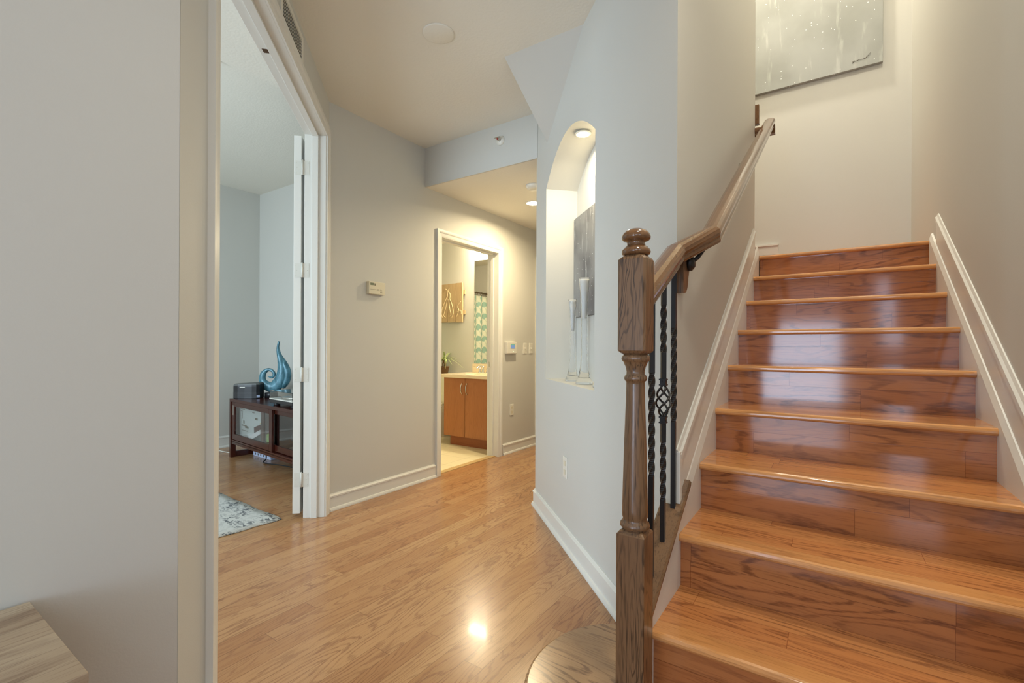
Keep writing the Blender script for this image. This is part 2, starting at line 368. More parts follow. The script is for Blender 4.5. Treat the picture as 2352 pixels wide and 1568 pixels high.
# ------------------------------------------------------------------ structure
struct(MB().box(-5.6, 3.3, -4.4, 3.05, -0.1, 0).build('floor', M['floor']))
struct(MB().box(-2.838, 0.6, 3.05, 6.2, -0.1, 0).build('floor_hall', M['floor']))
struct(MB().box(-5.1, -2.838, 3.05, 4.64, -0.1, 0.0).build('floor_bathroom', M['tile']))
b = MB(); b.box(-2.778, 0.6, -4.4, 1.1, CZ, CZ + 0.12); b.box(-2.9, -0.55, 1.1, 2.93, CZ, CZ + 0.12); b.box(-0.55, -0.43, 1.1, 1.6, CZ, CZ + .12); b.box(0.6, 3.3, -4.4, 1.2, CZ, CZ + 0.12)
struct(b.build('ceiling', M['ceil']))
struct(MB().box(-2.9, -1.6, 2.814, 6.2, LZ, CZ).build('ceiling_hall', M['ceil']))
struct(MB().box(-2.778, KX + 0.02, 2.806, 2.82, LZ - 0.0005, CZ + .05).build('wall_beam', M['wall']))
struct(MB().box(-5.6, -1.4, -1.4, 3.0, 2.83, 2.93).build('ceiling_office', M['ceil']))
struct(MB().box(-5.1, -2.85, 2.95, 4.64, 2.42, 2.52).build('ceiling_bathroom', M['ceil']))
struct(MB().box(-1.4, 0.7, 1.1, 4.8, 5.1, 5.2).build('ceiling_stairwell', M['ceil']))
# left wall, door wall
b = MB(); b.prism([(-1.384, -4.4, 0), (-1.384, 0.521, 0), tuple(D(1.971, 0.12, 0)), (-1.504, 0.45, 0), (-1.504, -4.4, 0)], (0, 0, 2.83)); struct(b.build('wall_left', M['wall']))
S0, S1, DH = 0.1, 1.745, 2.455
b = MB(); b.fbox(D, -0.06, S0 - 0.015, 0, 0.12, 0, 2.83); b.fbox(D, S1 + 0.015, 1.969, 0, 0.12, 0, 2.83); b.fbox(D, S0 - 0.015, S1 + 0.015, 0, 0.12, DH + 0.015, 2.83)
struct(b.build('wall_diagonal', M['wall']))
# hall wall with bathroom opening
BO0, BO1, BH = 3.005, 3.834, 2.035
b = MB(); b.box(-2.898, -2.778, 1.915, BO0 - 0.012, 0, 2.83); b.box(-2.898, -2.778, BO1 + 0.012, 4.62, 0, 2.83); b.box(-2.898, -2.778, BO0 - 0.012, BO1 + 0.012, BH + 0.012, 2.83)
b.box(-2.898, -2.778, 4.62, 5.5, 2.05, 2.83); b.box(-2.898, -2.778, 5.5, 6.2, 0, 2.83)
struct(b.build('wall_hall', M['wall']))
struct(MB().box(-2.9, -1.6, 6.2, 6.3, 0, LZ).build('wall_hall_end', M['wall']))
# office walls
struct(MB().box(-5.57, -5.45, -1.3, 2.98, 0, 2.83).build('wall_office_left', M['wall']))
struct(MB().box(-5.57, -2.898, 2.86, 2.95, 0, 2.83).build('wall_office_far', M['wall']))
b = MB(); b.box(-5.57, -4.75, -1.3, -1.2, 0, 2.83); b.box(-2.45, -1.4, -1.3, -1.2, 0, 2.83); b.box(-4.75, -2.45, -1.3, -1.2, 0, 0.6); b.box(-4.75, -2.45, -1.3, -1.2, 2.4, 2.83)
struct(b.build('wall_office_window', M['wall']))
# bathroom walls
struct(MB().box(-5.1, -2.898, 4.52, 4.64, 0, 2.42).build('wall_bathroom_mirror', M['wall']))
struct(MB().box(-5.1, -5.0, 2.95, 4.52, 0, 2.42).build('wall_bathroom_tub', M['wall']))
# stair walls
b = MB()
b.box(-0.535, JX, 1.7601, 3.337, 0, 5.1)
struct(b.build('wall_stair_left', M['wall']))
struct(MB().box(0.447, 0.6, 0.55, 4.45, 0, 5.1).build('wall_stair_right', M['wall']))
struct(MB().box(-1.5, 0.6, 4.296, 4.45, 0, 5.1).build('wall_landing', M['wall']))
struct(MB().box(-1.5, -1.4, 3.2, 4.45, 1.6, 5.1).build('wall_landing_left', M['wall']))
b = MB(); b.box(-0.414, 0.446, 1.1, 1.2, CZ, 5.1); b.box(-1.5, -0.5351, 3.2, 3.337, 1.5, 5.1)
struct(b.build('wall_stairwell_front', M['wall']))
# living room behind the camera
b = MB(); b.box(-1.5, -1.15, -4.4, -4.25, 0, CZ); b.box(0.15, 0.6, -4.4, -4.25, 0, CZ); b.box(2.8, 3.3, -4.4, -4.25, 0, CZ); b.box(0.6, 2.8, -4.4, -4.25, 0, .6); b.box(0.6, 2.8, -4.4, -4.25, 2.4, CZ); b.box(-1.15, 0.15, -4.4, -4.25, 2.4, CZ); struct(b.build('wall_back', M['wall']))
b = MB(); b.box(3.2, 3.3, -4.4, -3.25, 0, CZ); b.box(3.2, 3.3, -0.55, 0.65, 0, CZ); b.box(3.2, 3.3, -3.25, -0.55, 0, 0.45); b.box(3.2, 3.3, -3.25, -0.55, 2.55, CZ); struct(b.build('wall_right', M['wall']))
struct(MB().box(0.6, 3.3, 0.55, 0.65, 0, CZ).build('wall_living_front', M['wall']))
for i, (x0, x1, y, z0, z1) in enumerate(((-1.15, 0.15, -4.3, 0, 2.4), (-4.75, -2.45, -1.25, 0.6, 2.4), (0.6, 2.8, -4.3, .6, 2.4))):  # the last frame surrounds the added back fill window
    b = MB(); mid = (x0 + x1) / 2 if i else -0.94
    b.box(x0, x0 + .06, y - .03, y + .03, z0, z1); b.box(x1 - .06, x1, y - .03, y + .03, z0, z1); b.box(x0, x1, y - .03, y + .03, z1 - .07, z1); b.box(x0, x1, y - .03, y + .03, z0, z0 + .06); b.box(mid - .05, mid + .05, y - .031, y + .031, z0, z1)
    struct(b.build('window_%d' % (i + 1), M['trim']))
b = MB(); b.box(3.22, 3.28, -3.25, -3.19, .45, 2.55); b.box(3.22, 3.28, -0.61, -0.55, .45, 2.55); b.box(3.22, 3.28, -3.25, -.55, .45, .51); b.box(3.22, 3.28, -3.25, -.55, 2.49, 2.55); b.box(3.22, 3.28, -1.94, -1.86, .45, 2.55)
struct(b.build('window_4', M['trim']))  # frame of the added side fill window

# niche wall: face with arched opening, reveals and back
nl, nr, nz0, nsp, nri, nd = 0.258, 1.117, 0.897, 2.12, 0.186, 0.21
nc, nh = (nl + nr) / 2, (nr - nl) / 2
arch = lambda s: nsp + nri * (1 - ((s - nc) / nh) ** 2)
K_ = 32; ss = [nl + (nr - nl) * i / K_ for i in range(K_ + 1)]
b = MB(); TOP = CZ
b.fbox(N, 0, nl, 0, 0.34, 0, TOP); b.prism([tuple(N(nr, 0, 0)), (JX, JY, 0), (JX, 1.76, 0), (-0.56, 2.0, 0), tuple(N(nr, 0.34, 0))], (0, 0, TOP)); b.fbox(N, nl, nr, 0, 0.34, 0, nz0)
vs = []; fs = []
for i, s_ in enumerate(ss):
    vs += [N(s_, 0, arch(s_)), N(s_, 0, TOP), N(s_, nd, arch(s_)), N(s_, nd, TOP)]
for i in range(K_):
    a = 4 * i; c = a + 4
    fs += [(a, c, c + 1, a + 1), (a, a + 2, c + 2, c), (a + 2, a + 3, c + 3, c + 2), (a + 1, c + 1, c + 3, a + 3)]
b.add(vs, fs)
b.fbox(N, nl, nr, nd, 0.34, nz0, TOP)
o = struct(b.build('wall_niche', M['wall']))
# solid wedge between the niche wall and the stair wall, so that both meet in one corner
b = MB(); b.prism([tuple(N(nr, 0, CZ)), (JX, JY, CZ), (JX, 1.76, CZ), (-0.56, 2.0, CZ), (-0.85, 2.3, CZ)], (0, 0, 2.375)); struct(b.build('wall_stair_upper', M['wall']))
struct(MB().box(KX, KX + 0.1, KY + 0.02, 6.2, 0, CZ).build('wall_hall_right', M['wall']))
# sloping soffit under the upper flight
A_, B_, C_ = Vector((-1.532, 2.162, CZ + .001)), Vector((-1.02, 2.135, CZ + .001)), Vector((-1.527, 2.646, 2.405))
b = MB(); A2 = Vector((-1.532, 2.165, CZ + .001)); B2 = Vector((-1.025, 2.165, CZ + .001)); C2 = Vector((-1.524, 2.652, 2.402)); C3 = Vector((-1.524, 2.652, CZ + .001))
b.add([A2, B2, C2, C3], [(0, 1, 2), (0, 2, 3), (1, 3, 2), (0, 3, 1)])
struct(b.build('ceiling_soffit', M['wall']))

# ------------------------------------------------------------------ trims
def base_prof(h=0.112, t=0.013):  # (out, z)
    return [(0, 0.0), (t + 0.013, 0.0), (t + 0.013, 0.008), (t + 0.008, 0.019), (t, 0.022), (t, h - 0.026), (t + 0.004, h - 0.022), (t + 0.004, h - 0.012), (t * 0.5, h - 0.005), (t * 0.35, h), (0, h)]
def baseboard(name, pts, h=0.112):
    b = MB(); b.sweep([(a, z) for a, z in base_prof(h)], pts); return struct(b.build(name, M['trim']))
# profile side=+right of travel direction
baseboard('baseboard_hall', [(-2.778, 1.965, 0), (-2.778, 2.936, 0)])
baseboard('baseboard_hall_far', [(-2.778, 3.918, 0), (-2.778, 4.55, 0)])
baseboard('baseboard_diagonal_right', [tuple(D(0.018, 0, 0)), (-2.778, 1.915, 0), (-2.778, 1.965, 0)])
baseboard('baseboard_diagonal_left', [(-1.384, -0.2, 0), (-1.384, 0.521, 0), tuple(D(1.775, 0, 0))])
baseboard('baseboard_niche', [(KX, 3.4, 0), (KX, KY, 0), tuple(N(NLEN - 0.02, 0, 0))])
baseboard('baseboard_office', [(-5.45, -1.2, 0), (-5.45, 2.86, 0), (-3.0, 2.86, 0)], 0.125)
baseboard('baseboard_bathroom', [(-4.3, 4.52, 0), (-3.75, 4.52, 0)], 0.09)

def casing(name, F, a0, a1, zt, w=0.062, t=0.02, sgn=1, mat=None):
    """casing around an opening; F(a, q, z), q negative = out of the wall"""
    prof = [(0, 0), (0, t * 0.45), (w * 0.15, t * 0.62), (w * 0.5, t * 0.7), (w * 0.62, t * 0.95), (w * 0.75, t), (w, t), (w, 0)]
    b = MB()
    ringsL = []
    for (a, z, da, dz) in ((a0, 0, -1, 0), (a0, zt, -1, 1), (a1, zt, 1, 1), (a1, 0, 1, 0)):
        ringsL.append([F(a + da * p, -q, z + dz * p) for p, q in prof])
    b.rings(ringsL); return struct(b.build(name, mat or M['trim']))
casing('trim_1', D, S0 - 0.004, S1 + 0.002, DH - 0.0, 0.062, 0.02)
# office door jambs and stops
b = MB()
b.fbox(D, S0 - 0.015, S0, 0, 0.13, 0, DH); b.fbox(D, S1, S1 + 0.015, 0, 0.13, 0, DH); b.fbox(D, S0 - 0.015, S1 + 0.015, 0, 0.13, DH, DH + 0.015)
b.fbox(D, S0, S0 + 0.012, 0.045, 0.083, 0, DH - 0.012); b.fbox(D, S1 - 0.012, S1, 0.045, 0.083, 0, DH - 0.012); b.fbox(D, S0, S1, 0.045, 0.083, DH - 0.012, DH)
struct(b.build('trim_2', M['trim'], bevel=0.0015))
H_ = lambda a, q, z: Vector((-2.778 - q, a, z))
casing('trim_3', H_, BO0, BO1, BH, 0.062, 0.02)
b = MB(); b.fbox(H_, BO0 - .012, BO0, 0, .13, 0, BH); b.fbox(H_, BO1, BO1 + .012, 0, .13, 0, BH); b.fbox(H_, BO0 - .012, BO1 + .012, 0, .13, BH, BH + .012)
b.fbox(H_, BO0, BO0 + .011, .05, .085, 0, BH); b.fbox(H_, BO1 - .011, BO1, .05, .085, 0, BH); b.fbox(H_, BO0, BO1, .05, .085, BH - .011, BH)
struct(b.build('trim_4', M['trim'], bevel=0.0015))
casing('trim_5', H_, 4.62, 5.50, 2.05, 0.062, 0.02)
struct(MB().fbox(H_, 4.62, 5.5, 0.04, 0.08, 0.005, 2.05).build('door_3', M['trim']))
struct(MB().box(-2.86, -2.80, BO0, BO1, 0.0, 0.006).build('trim_6', plain('threshold_metal', srgb(190, 160, 110), 0.35)))

# office door leaf folded back against the office side of the wall (180 degrees)
dr = MB(); dr.fbox(D, -0.72, S0 - 0.006, 0.150, 0.195, 0.03, DH - 0.012)
door = struct(dr.build('door_1', M['trim'], bevel=0.0015))
for hz in (2.238, 1.583, 0.917, 0.246):
    b = MB(); b.lathe([(0.0065, -0.045), (0.0065, 0.045)], D(S0 + 0.003, 0.141, hz), 12)
    b.fbox(D, S0 - 0.0055, S0 - 0.004, 0.150, 0.186, hz - 0.045, hz + 0.045)
    b.fbox(D, S0, S0 + 0.0015, 0.100, 0.136, hz - 0.045, hz + 0.045)
    b.lathe([(0.0045, 0.045), (0.0055, 0.0475), (0.002, 0.05)], D(S0 + 0.003, 0.141, hz), 10)
    for q, zz in ((0.106, .032), (0.11, 0), (0.106, -.032), (.18, .032), (.176, 0), (.18, -.032)):
        b.lathe([(0.0025, 0), (0.0022, 0.0008)], D(S0 + (0.0015 if q < .14 else -0.004), q, hz + zz), 8, axis='X')
    hg = b.build('hinge', M['hinge'], door)
# ball catch in the head jamb
b = MB(); b.fbox(D, 0.955, 0.985, 0.088, 0.112, DH - 0.0015, DH + .004)
tag(b.build('strike_plate', plain('brass_dark', srgb(96, 66, 40), 0.4, metal=0.6)), 'small dark strike plate in the head of the office door frame', 'strike plate')
tag(MB().fbox(H_, BO1 - 0.0015, BO1 + .002, 0.088, 0.112, 0.895, 0.95).build('strike_plate', M['nickel']), 'small metal strike plate on the bathroom door jamb beside the faucet', 'strike plate')

# ------------------------------------------------------------------ staircase
TX0, TX1, TY = -0.402, 0.431, 1.261
st = thing('staircase', 'glossy orange-brown oak staircase rising between two walls, with white skirts', 'staircase', (0.0, 0.95, 0))
nose_prof = [(0.0, 0.0), (-0.026, 0.0), (-0.033, -0.003), (-0.0365, -0.010), (-0.0365, -0.016), (-0.033, -0.022), (-0.026, -0.025), (0, -0.025)]
for k in range(1, 11):
    y = TY + RUN * (k - 2); z = RISE * k
    x0 = TX0 if k > 1 else -0.36
    yb = y + RUN + 0.01 if k < 10 else 4.27
    x1 = TX1 if k < 10 else 0.446
    ry = y + 0.024
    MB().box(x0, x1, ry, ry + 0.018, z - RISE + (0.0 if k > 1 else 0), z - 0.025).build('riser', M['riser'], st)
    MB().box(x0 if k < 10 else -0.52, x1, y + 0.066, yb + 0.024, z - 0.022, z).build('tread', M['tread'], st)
    b = MB(); rs = []
    for x in (x0 - (0.004 if 1 < k < 4 else 0), x1):
        rs.append([Vector((x, y + 0.0365 + a, z + c)) for a, c in nose_prof] + [Vector((x, y + 0.066, z - 0.024)), Vector((x, y + 0.066, z))])
    # order loop properly
    rs = [[r[-1]] + r[:-1] for r in rs]
    b.rings(rs); b.build('nosing', M['nosing'], st, bevel=0.001)
# starting step with a round bullnose end, stained darker
def bull_outline(grow):
    cx_, cy_, rx, ry_ = -0.50, 1.262, 0.245 + grow, 0.290 + grow
    pts = [(-0.36, cy_ - ry_)]
    for i in range(0, 33):
        a = -pi / 2 - pi * i / 32
        pts.append((cx_ + rx * cos(a), cy_ + ry_ * sin(a)))
    pts.append((-0.36, cy_ + ry_)); return pts
b = MB()
for z0, z1, g in ((RISE - 0.027, RISE - 0.022, -0.004), (RISE - 0.022, RISE - 0.006, 0.0), (RISE - 0.006, RISE, -0.004)): pass
ol = [(RISE - 0.027, -0.010), (RISE - 0.024, -0.003), (RISE - 0.018, 0.0), (RISE - 0.010, 0.0), (RISE - 0.004, -0.003), (RISE, -0.010)]
b.rings([[Vector((x, y, z)) for x, y in bull_outline(g)] for z, g in ol])
b.build('starting_tread', M['bull'], st, label='round-ended darker oak starting step')
b = MB(); b.rings([[Vector((x, y, z)) for x, y in bull_outline(-0.03)] for z in (0, RISE - 0.026)]); b.build('bullnose_riser', M['post'], st)
# white inner stringer (left), skirt with cap and moulding
slope = RISE / RUN
def zl(y, off): return (y - TY) * slope + 2 * RISE + off
# left: wall skirt
def sloped(b, x0, x1, y0, y1, o0, o1, o0b=None, o1b=None):
    o0b = o0 if o0b is None else o0b; o1b = o1 if o1b is None else o1b
    vs = [(x0, y0, zl(y0, o0)), (x1, y0, zl(y0, o0)), (x1, y1, zl(y1, o0b)), (x0, y1, zl(y1, o0b)), (x0, y0, zl(y0, o1)), (x1, y0, zl(y0, o1)), (x1, y1, zl(y1, o1b)), (x0, y1, zl(y1, o1b))]
    return b.add(vs, [(0, 3, 2, 1), (4, 5, 6, 7), (0, 1, 5, 4), (1, 2, 6, 5), (2, 3, 7, 6), (3, 0, 4, 7)])
def skirt(y0, y1, xi, xw, zi, zw, lo):
    b = MB(); rs = []
    for y in (y0, y1): rs.append([Vector((xi, y, zl(y, lo))), Vector((xi, y, zl(y, zi))), Vector(((xi + xw) / 2, y, zl(y, (zi + zw) / 2 + .012))), Vector((xw, y, zl(y, zw))), Vector((xw, y, zl(y, lo)))])
    b.rings(rs); return b
skirt(1.56, 3.45, TX0, JX, 0.015, 0.075, -0.25).build('stringer', M['trim'], st)
skirt(1.0, 3.42, TX1, 0.447, 0.022, 0.055, -0.25).build('stringer', M['trim'], st)
# mouldings on the skirts
yl0 = 1.556
def moulding(name, x, side, y0, y1, off, level=None):
    pr = [(0, 0), (0.008, 0), (0.008, 0.006), (0.013, 0.010), (0.013, 0.022), (0.007, 0.028), (0.004, 0.034), (0, 0.034)]
    b = MB(); b.sweep([(side * a, c) for a, c in pr], [(x, y0, zl(y0, off)), (x, y1, zl(y1, off))]); return struct(b.build(name, M['trim']))
def moulding2(name, x, side, pts):
    pr = [(0, 0), (0.009, 0.002), (0.009, 0.010), (0.014, 0.014), (0.014, 0.032), (0.008, 0.040), (0.004, 0.052), (0, 0.052)]
    b = MB(); b.sweep([(side * a, c) for a, c in pr], [(x, y, z) for y, z in pts]); return struct(b.build(name, M['trim']))
XR = 0.447
moulding2('trim_7', JX, 1, [(1.575, zl(1.575, 0.195)), (3.30, zl(3.30, 0.195))])
struct(MB().box(JX, JX + 0.013, 1.549, 1.572, 0.60, zl(1.572, 0.235)).build('trim_8', M['trim'], bevel=0.003))
moulding2('trim_9', XR, -1, [(0.60, zl(0.60, 0.168)), (3.27, zl(3.27, 0.168))])
def skirt_board(name, xa, xb, y0, y1, lo, hi):
    b = MB(); b.rings([[Vector((x, y, zl(y, o_))) for x, o_ in ((xa, lo), (xb, lo), (xb, hi), (xa, hi))] for y in (y0, y1)]); return struct(b.build(name, M['trim']))
skirt_board('trim_11', JX, JX + 0.004, 1.575, 3.33, 0.04, 0.20)
skirt_board('trim_12', XR - 0.004, XR, 0.60, 3.30, 0.03, 0.175)
# lower-left closed stringer (knee wall) under the oak cap
KW0, KW1 = -0.450, -0.402
b = MB(); y0, y1 = 1.21, 1.5595
b.add([(KW0, y0, RISE), (KW1, y0, RISE), (KW1, y1, RISE), (KW0, y1, RISE), (KW0, y0, zl(y0, 0.06)), (KW1, y0, zl(y0, 0.06)), (KW1, y1, zl(y1, 0.06)), (KW0, y1, zl(y1, 0.06))],
      [(0, 3, 2, 1), (4, 5, 6, 7), (0, 1, 5, 4), (1, 2, 6, 5), (2, 3, 7, 6), (3, 0, 4, 7)])
b.build('knee_wall', M['trim'], st)
# next flight turning left off the landing
MB().box(-1.39, -0.53, 3.34, 4.296, RISE * 10, RISE * 11).build('riser', M['riser'], st)
b = MB(); b.prism([(-0.60, 4.296, 1.845), (-0.357, 4.296, 1.845), (-0.366, 4.296, 1.918), (-0.60, 4.296, 1.925)], (0, -0.014, 0)); b.box(-.6, -.362, 4.272, 4.296, 1.915, 1.927); struct(b.build('trim_10', M['trim']))

# ------------------------------------------------------------------ railing
rl = thing('stair_railing', 'stained oak newel, handrail and black iron balusters at the foot of the stairs', 'railing', (-0.447, 1.27, RISE))
nx, ny, hw = -0.420, 1.184, 0.0362
def sqring(z, h, ch=0.0): return [Vector((nx + a, ny + c, z)) for a, c in ((-h + ch, -h), (h - ch, -h), (h, -h + ch), (h, h - ch), (h - ch, h), (-h + ch, h), (-h, h - ch), (-h, -h + ch))]
b = MB()
b.rings([sqring(RISE, hw, .002), sqring(0.595, hw, .002), sqring(0.603, hw - .006, .004), sqring(0.608, hw - .012, .006)])
prof = [(0.026, 0.60), (0.032, 0.607), (0.0375, 0.614), (0.036, 0.622), (0.031, 0.628), (0.030, 0.634), (0.0325, 0.640), (0.0325, 0.66), (0.0305, 0.74), (0.0275, 0.85), (0.0243, 0.95), (0.0232, 1.000),
        (0.0232, 1.006), (0.027, 1.010), (0.029, 1.016), (0.027, 1.023), (0.023, 1.027), (0.0228, 1.035), (0.0255, 1.048), (0.029, 1.056), (0.030, 1.060), (0.034, 1.064), (0.036, 1.070), (0.034, 1.077), (0.028, 1.082)]
b.lathe(prof, (nx, ny, 0), 40)
b.rings([sqring(1.078, hw - .014, .009), sqring(1.086, hw - .004, .007), sqring(1.092, hw, .005), sqring(1.338, hw, .005), sqring(1.345, hw - .004, .007), sqring(1.353, hw - .014, .009)])
b.v = [v if v.z < RISE + .001 else Vector((v.x, v.y, 1.1 + (v.z - 1.1) * 0.938)) for v in b.v]
post = b.build('newel_post', M['post'], rl)
b = MB(); b.lathe([(0.030, 1.351), (0.0365, 1.354), (0.039, 1.360), (0.0375, 1.367), (0.032, 1.371), (0.031, 1.374), (0.026, 1.377), (0.0235, 1.384), (0.025, 1.389), (0.033, 1.3915), (0.038, 1.396), (0.0388, 1.402), (0.036, 1.410), (0.029, 1.418), (0.018, 1.4235), (0.006, 1.4255)], (nx, ny, 0), 40)
NS = 0.938; b.v = [Vector((nx + (v.x - nx) * NS, ny + (v.y - ny) * NS, 1.1 + (v.z - 1.1) * NS)) for v in b.v]
b.build('finial', M['rail'], post, label='rounded mushroom finial')
# handrail, one mitred run
hp = [(-0.020, -0.028), (0.020, -0.028), (0.024, -0.020), (0.022, -0.012), (0.027, -0.006), (0.031, 0.004), (0.030, 0.015), (0.024, 0.023), (0.012, 0.0275), (0, 0.0285), (-0.012, 0.0275), (-0.024, 0.023), (-0.030, 0.015), (-0.031, 0.004), (-0.027, -0.006), (-0.022, -0.012), (-0.024, -0.020)]
hp = [(a * 1.0, c * 1.05) for a, c in hp]
RX, RY0, RY1, RZ0 = -0.332, 1.655, 3.33, 1.470
RSL = (2.498 - 1.470) / (3.33 - 1.655)
path = [(nx + .004, 1.21, 1.222), (-0.404, 1.497, 1.392), (RX, RY0, RZ0), (RX, RY1, RZ0 + (RY1 - RY0) * RSL)]
b = MB(); b.sweep(hp, path); hr = b.build('handrail', M['rail'], rl, bevel=0.0012)
e = path[-1]
b = MB(); b.sweep(hp, [(RX + .028, RY1 + .02, e[2] - .035), (JX - .005, RY1 + .02, e[2] - .035)]); b.build('rail_return', M['rail'], rl)
# wall brackets under the rail
def bracket(y):
    z = RZ0 + (y - RY0) * RSL
    b = MB(); b.lathe([(0.03, 0), (0.03, 0.008), (0.02, 0.016), (0.008, 0.018)], (JX, y, z - 0.095), 20, axis='X')
    b.tube([(JX + .01, y, z - .095), (JX + .045, y, z - .092), (RX, y, z - .07), (RX, y, z - .028)], 0.007, 10)
    b.build('wall_bracket', M['nickel'], rl)
b = MB()
pr = []
for i in range(13):
    a = -pi / 2 + pi / 2 * i / 12; pr.append((0.055 * cos(a), 0.075 * sin(a)))
b.prism([(JX + .0005, 1.550, 1.400), (JX + .0005, 1.550, 1.275)] + [(JX + .0005, 1.560 + 0.05 * sin(pi / 2 * i / 8) , 1.275 + 0.055 * (1 - cos(pi / 2 * i / 8))) for i in range(9)] + [(JX + .0005, 1.660, 1.43)], (0.020, 0, 0))
b.build('rosette', M['post'], rl)
b = MB(); b.lathe([(0.026, 0), (0.026, .01), (0.014, .02)], (JX + .0205, 1.612, 1.378), 18, axis='X'); b.tube([(JX + .022, 1.615, 1.375), (JX + .045, 1.625, 1.395), (RX - .01, 1.64, 1.44)], 0.007, 8); b.build('wall_bracket', M['iron'], rl)
bracket(2.75)
# oak shoe cap on the knee wall
b = MB()
b.rings([[Vector((x, y, zl(y, 0.083) + dz)) for x, dz in ((-0.462, -.024), (-0.396, -.024), (-0.390, -.018), (-0.389, -.006), (-0.395, 0), (-0.458, 0), (-0.464, -.006), (-0.464, -.018))] for y in (1.205, 1.5445)])
b.rings([[Vector((x, y, zl(y, 0.083) + dz)) for x, dz in ((JX - .004, -.024), (-0.396, -.024), (-0.390, -.018), (-0.389, -.006), (-0.395, 0), (JX - .004, 0))] for y in (1.5445, 1.640)])
b.build('shoe_cap', M['cap'], rl)
# balusters
def sqbar(zs, half, x, y, twist):   # twist: function z->angle
    rs = []
    for z in zs:
        a = twist(z); rs.append([Vector((x + half * sqrt(2) * cos(a + pi / 4 + k * pi / 2), y + half * sqrt(2) * sin(a + pi / 4 + k * pi / 2), z)) for k in range(4)])
    return rs
BX = -0.420
def baluster(y, z0, z1, tws, basket=None):
    zs = [z0]
    def tw(z):
        a = 0
        for t0, t1, turns in tws:
            a += 2 * pi * turns * min(1, max(0, (z - t0) / (t1 - t0)))
        return a
    segs = [(z0, basket[0]), (basket[1], z1)] if basket else [(z0, z1)]
    b = MB()
    for s0, s1 in segs:
        pts = {s0, s1}
        for t0, t1, turns in tws:
            if t0 >= s0 - 1e-6 and t1 <= s1 + 1e-6:
                n_ = int(abs(turns) * 24); pts |= {t0 + (t1 - t0) * i / n_ for i in range(n_ + 1)}
        b.rings(sqbar(sorted(pts), 0.0068, BX, y, tw))
    o = b.build('baluster', M['iron'], rl)
    if basket:
        c0, c1 = basket; m = (c0 + c1) / 2
        for z in (c0, c1):
            c = MB(); c.rings([sq for sq in sqbar([z - .011, z - .008, z - .0079, z + .0079, z + .008, z + .011], 0.0085, BX, y, lambda q: 0)])
            c.box(BX - .0105, BX + .0105, y - .0105, y + .0105, z - .010, z - .006); c.box(BX - .0105, BX + .0105, y - .0105, y + .0105, z + .006, z + .010); c.build('collar', M['iron'], o)
        c = MB()
        for k in range(4):
            pts = []
            for i in range(25):
                t_ = i / 24; z = c0 + .008 + (c1 - c0 - .016) * t_; r = 0.004 + 0.0172 * sin(pi * t_) ** 0.85; a = k * pi / 2 + 2 * pi * 0.72 * t_
                pts.append((BX + r * cos(a), y + r * sin(a), z))
            c.tube(pts, 0.0032, 8)
        c.build('basket', M['iron'], o)
    return o
baluster(1.536, 0.585, 1.385, [(0.862, 1.163, 2)])
baluster(1.425, 0.520, 1.325, [(0.646, 0.820, 1.1), (1.085, 1.228, 1)], (0.885, 0.997))
baluster(1.316, 0.455, 1.262, [(0.740, 1.030, 2.1)])
# second handrail of the upper flight, beyond the corner
o = MB().box(-0.55, -0.392, 3.338, 3.372, 2.515, 2.640).build('handrail', M['rail'], bevel=0.004); tag(o, 'short end of a second oak handrail peeking past the wall corner above the stairs', 'handrail')

# ------------------------------------------------------------------ niche contents
def vase(s_, q, h, lab, hide=False):
    c = N(s_, q, nz0)
    t = thing('glass_vase', lab, 'vase', tuple(c), 'tall glass vases in the arched niche')
    R = 0.047 if h > .52 else .044; W_ = 1.22 if h > .52 else .98
    def prof(off): 
        return [(R * 0.80 - off, 0.0), (R - off, 0.004), (R * .98 - off, 0.012), (R * 0.72 - off, 0.035), (0.0215 - off, h * 0.16), (0.0170 - off, h * 0.30), (0.0150 * W_ - off, h * 0.52), (0.0155 * W_ - off, h * .7), (0.0185 * W_ - off, h * 0.86), (0.026 * W_ - off, h * 0.99), (0.027 * W_ - off, h)]
    b = MB(); o_ = prof(0); i_ = [(max(r, .002), z + (0.03 if k == 0 else 0)) for k, (r, z) in enumerate(prof(0.0025))]
    i_ = [(0.002, 0.03)] + [(r, z) for r, z in i_ if z > .034]
    pr = o_ + [(r, z) for r, z in i_[::-1]]
    b.lathe(pr, c, 28)
    b.build('vase_body', M['vase'], t)
    b = MB(); k0 = h * .62
    b.lathe([(r_ * W_, z_) for r_, z_ in ((0.0105, k0), (0.0120, h * .7), (0.0152, h * .86), (0.0225, h * .99), (0.0215, h * .99), (0.0142, h * .86), (0.0110, h * .7), (0.0095, k0 + .002))], c, 24)
    b.build('frosted_lining', M['milk'], t, label='milky white upper lining')
    return t
vase(0.5155, 0.095, 0.485, 'shorter clear glass trumpet vase, leftmost in the arched niche')
vase(0.7177, 0.095, 0.585, 'taller clear glass trumpet vase in the middle of the arched niche')
vase(0.940, 0.105, 0.470, 'glass vase at the right edge of the niche, only its foot showing')
t = thing('canvas_painting', 'silver-grey streaked canvas hung on the back of the arched niche', 'painting', tuple(N(0.67, 0.2, 1.6)))
b = MB(); b.fbox(N, 0.268, 0.98, 0.185, 0.209, 1.292, 1.93); b.build('canvas', M['canvas_niche'], t, bevel=.002)
def can_light(name, c, r, mat, label, tilt=None, trim=M['white_plastic']):
    t = thing(name, label, 'ceiling light', tuple(c)); b = MB()
    c = Vector(c); b.lathe([(r * 1.28, 0), (r * 1.25, -0.004), (r * 1.02, -0.006), (r, -0.003), (r, 0.0)], c, 32); tr = b.build('trim_ring', trim, t)
    b = MB(); b.lathe([(r * .995, -0.0035), (r * .8, -0.0045), (0.002, -0.005)], c, 32); b.build('lamp', mat, t)
    return t
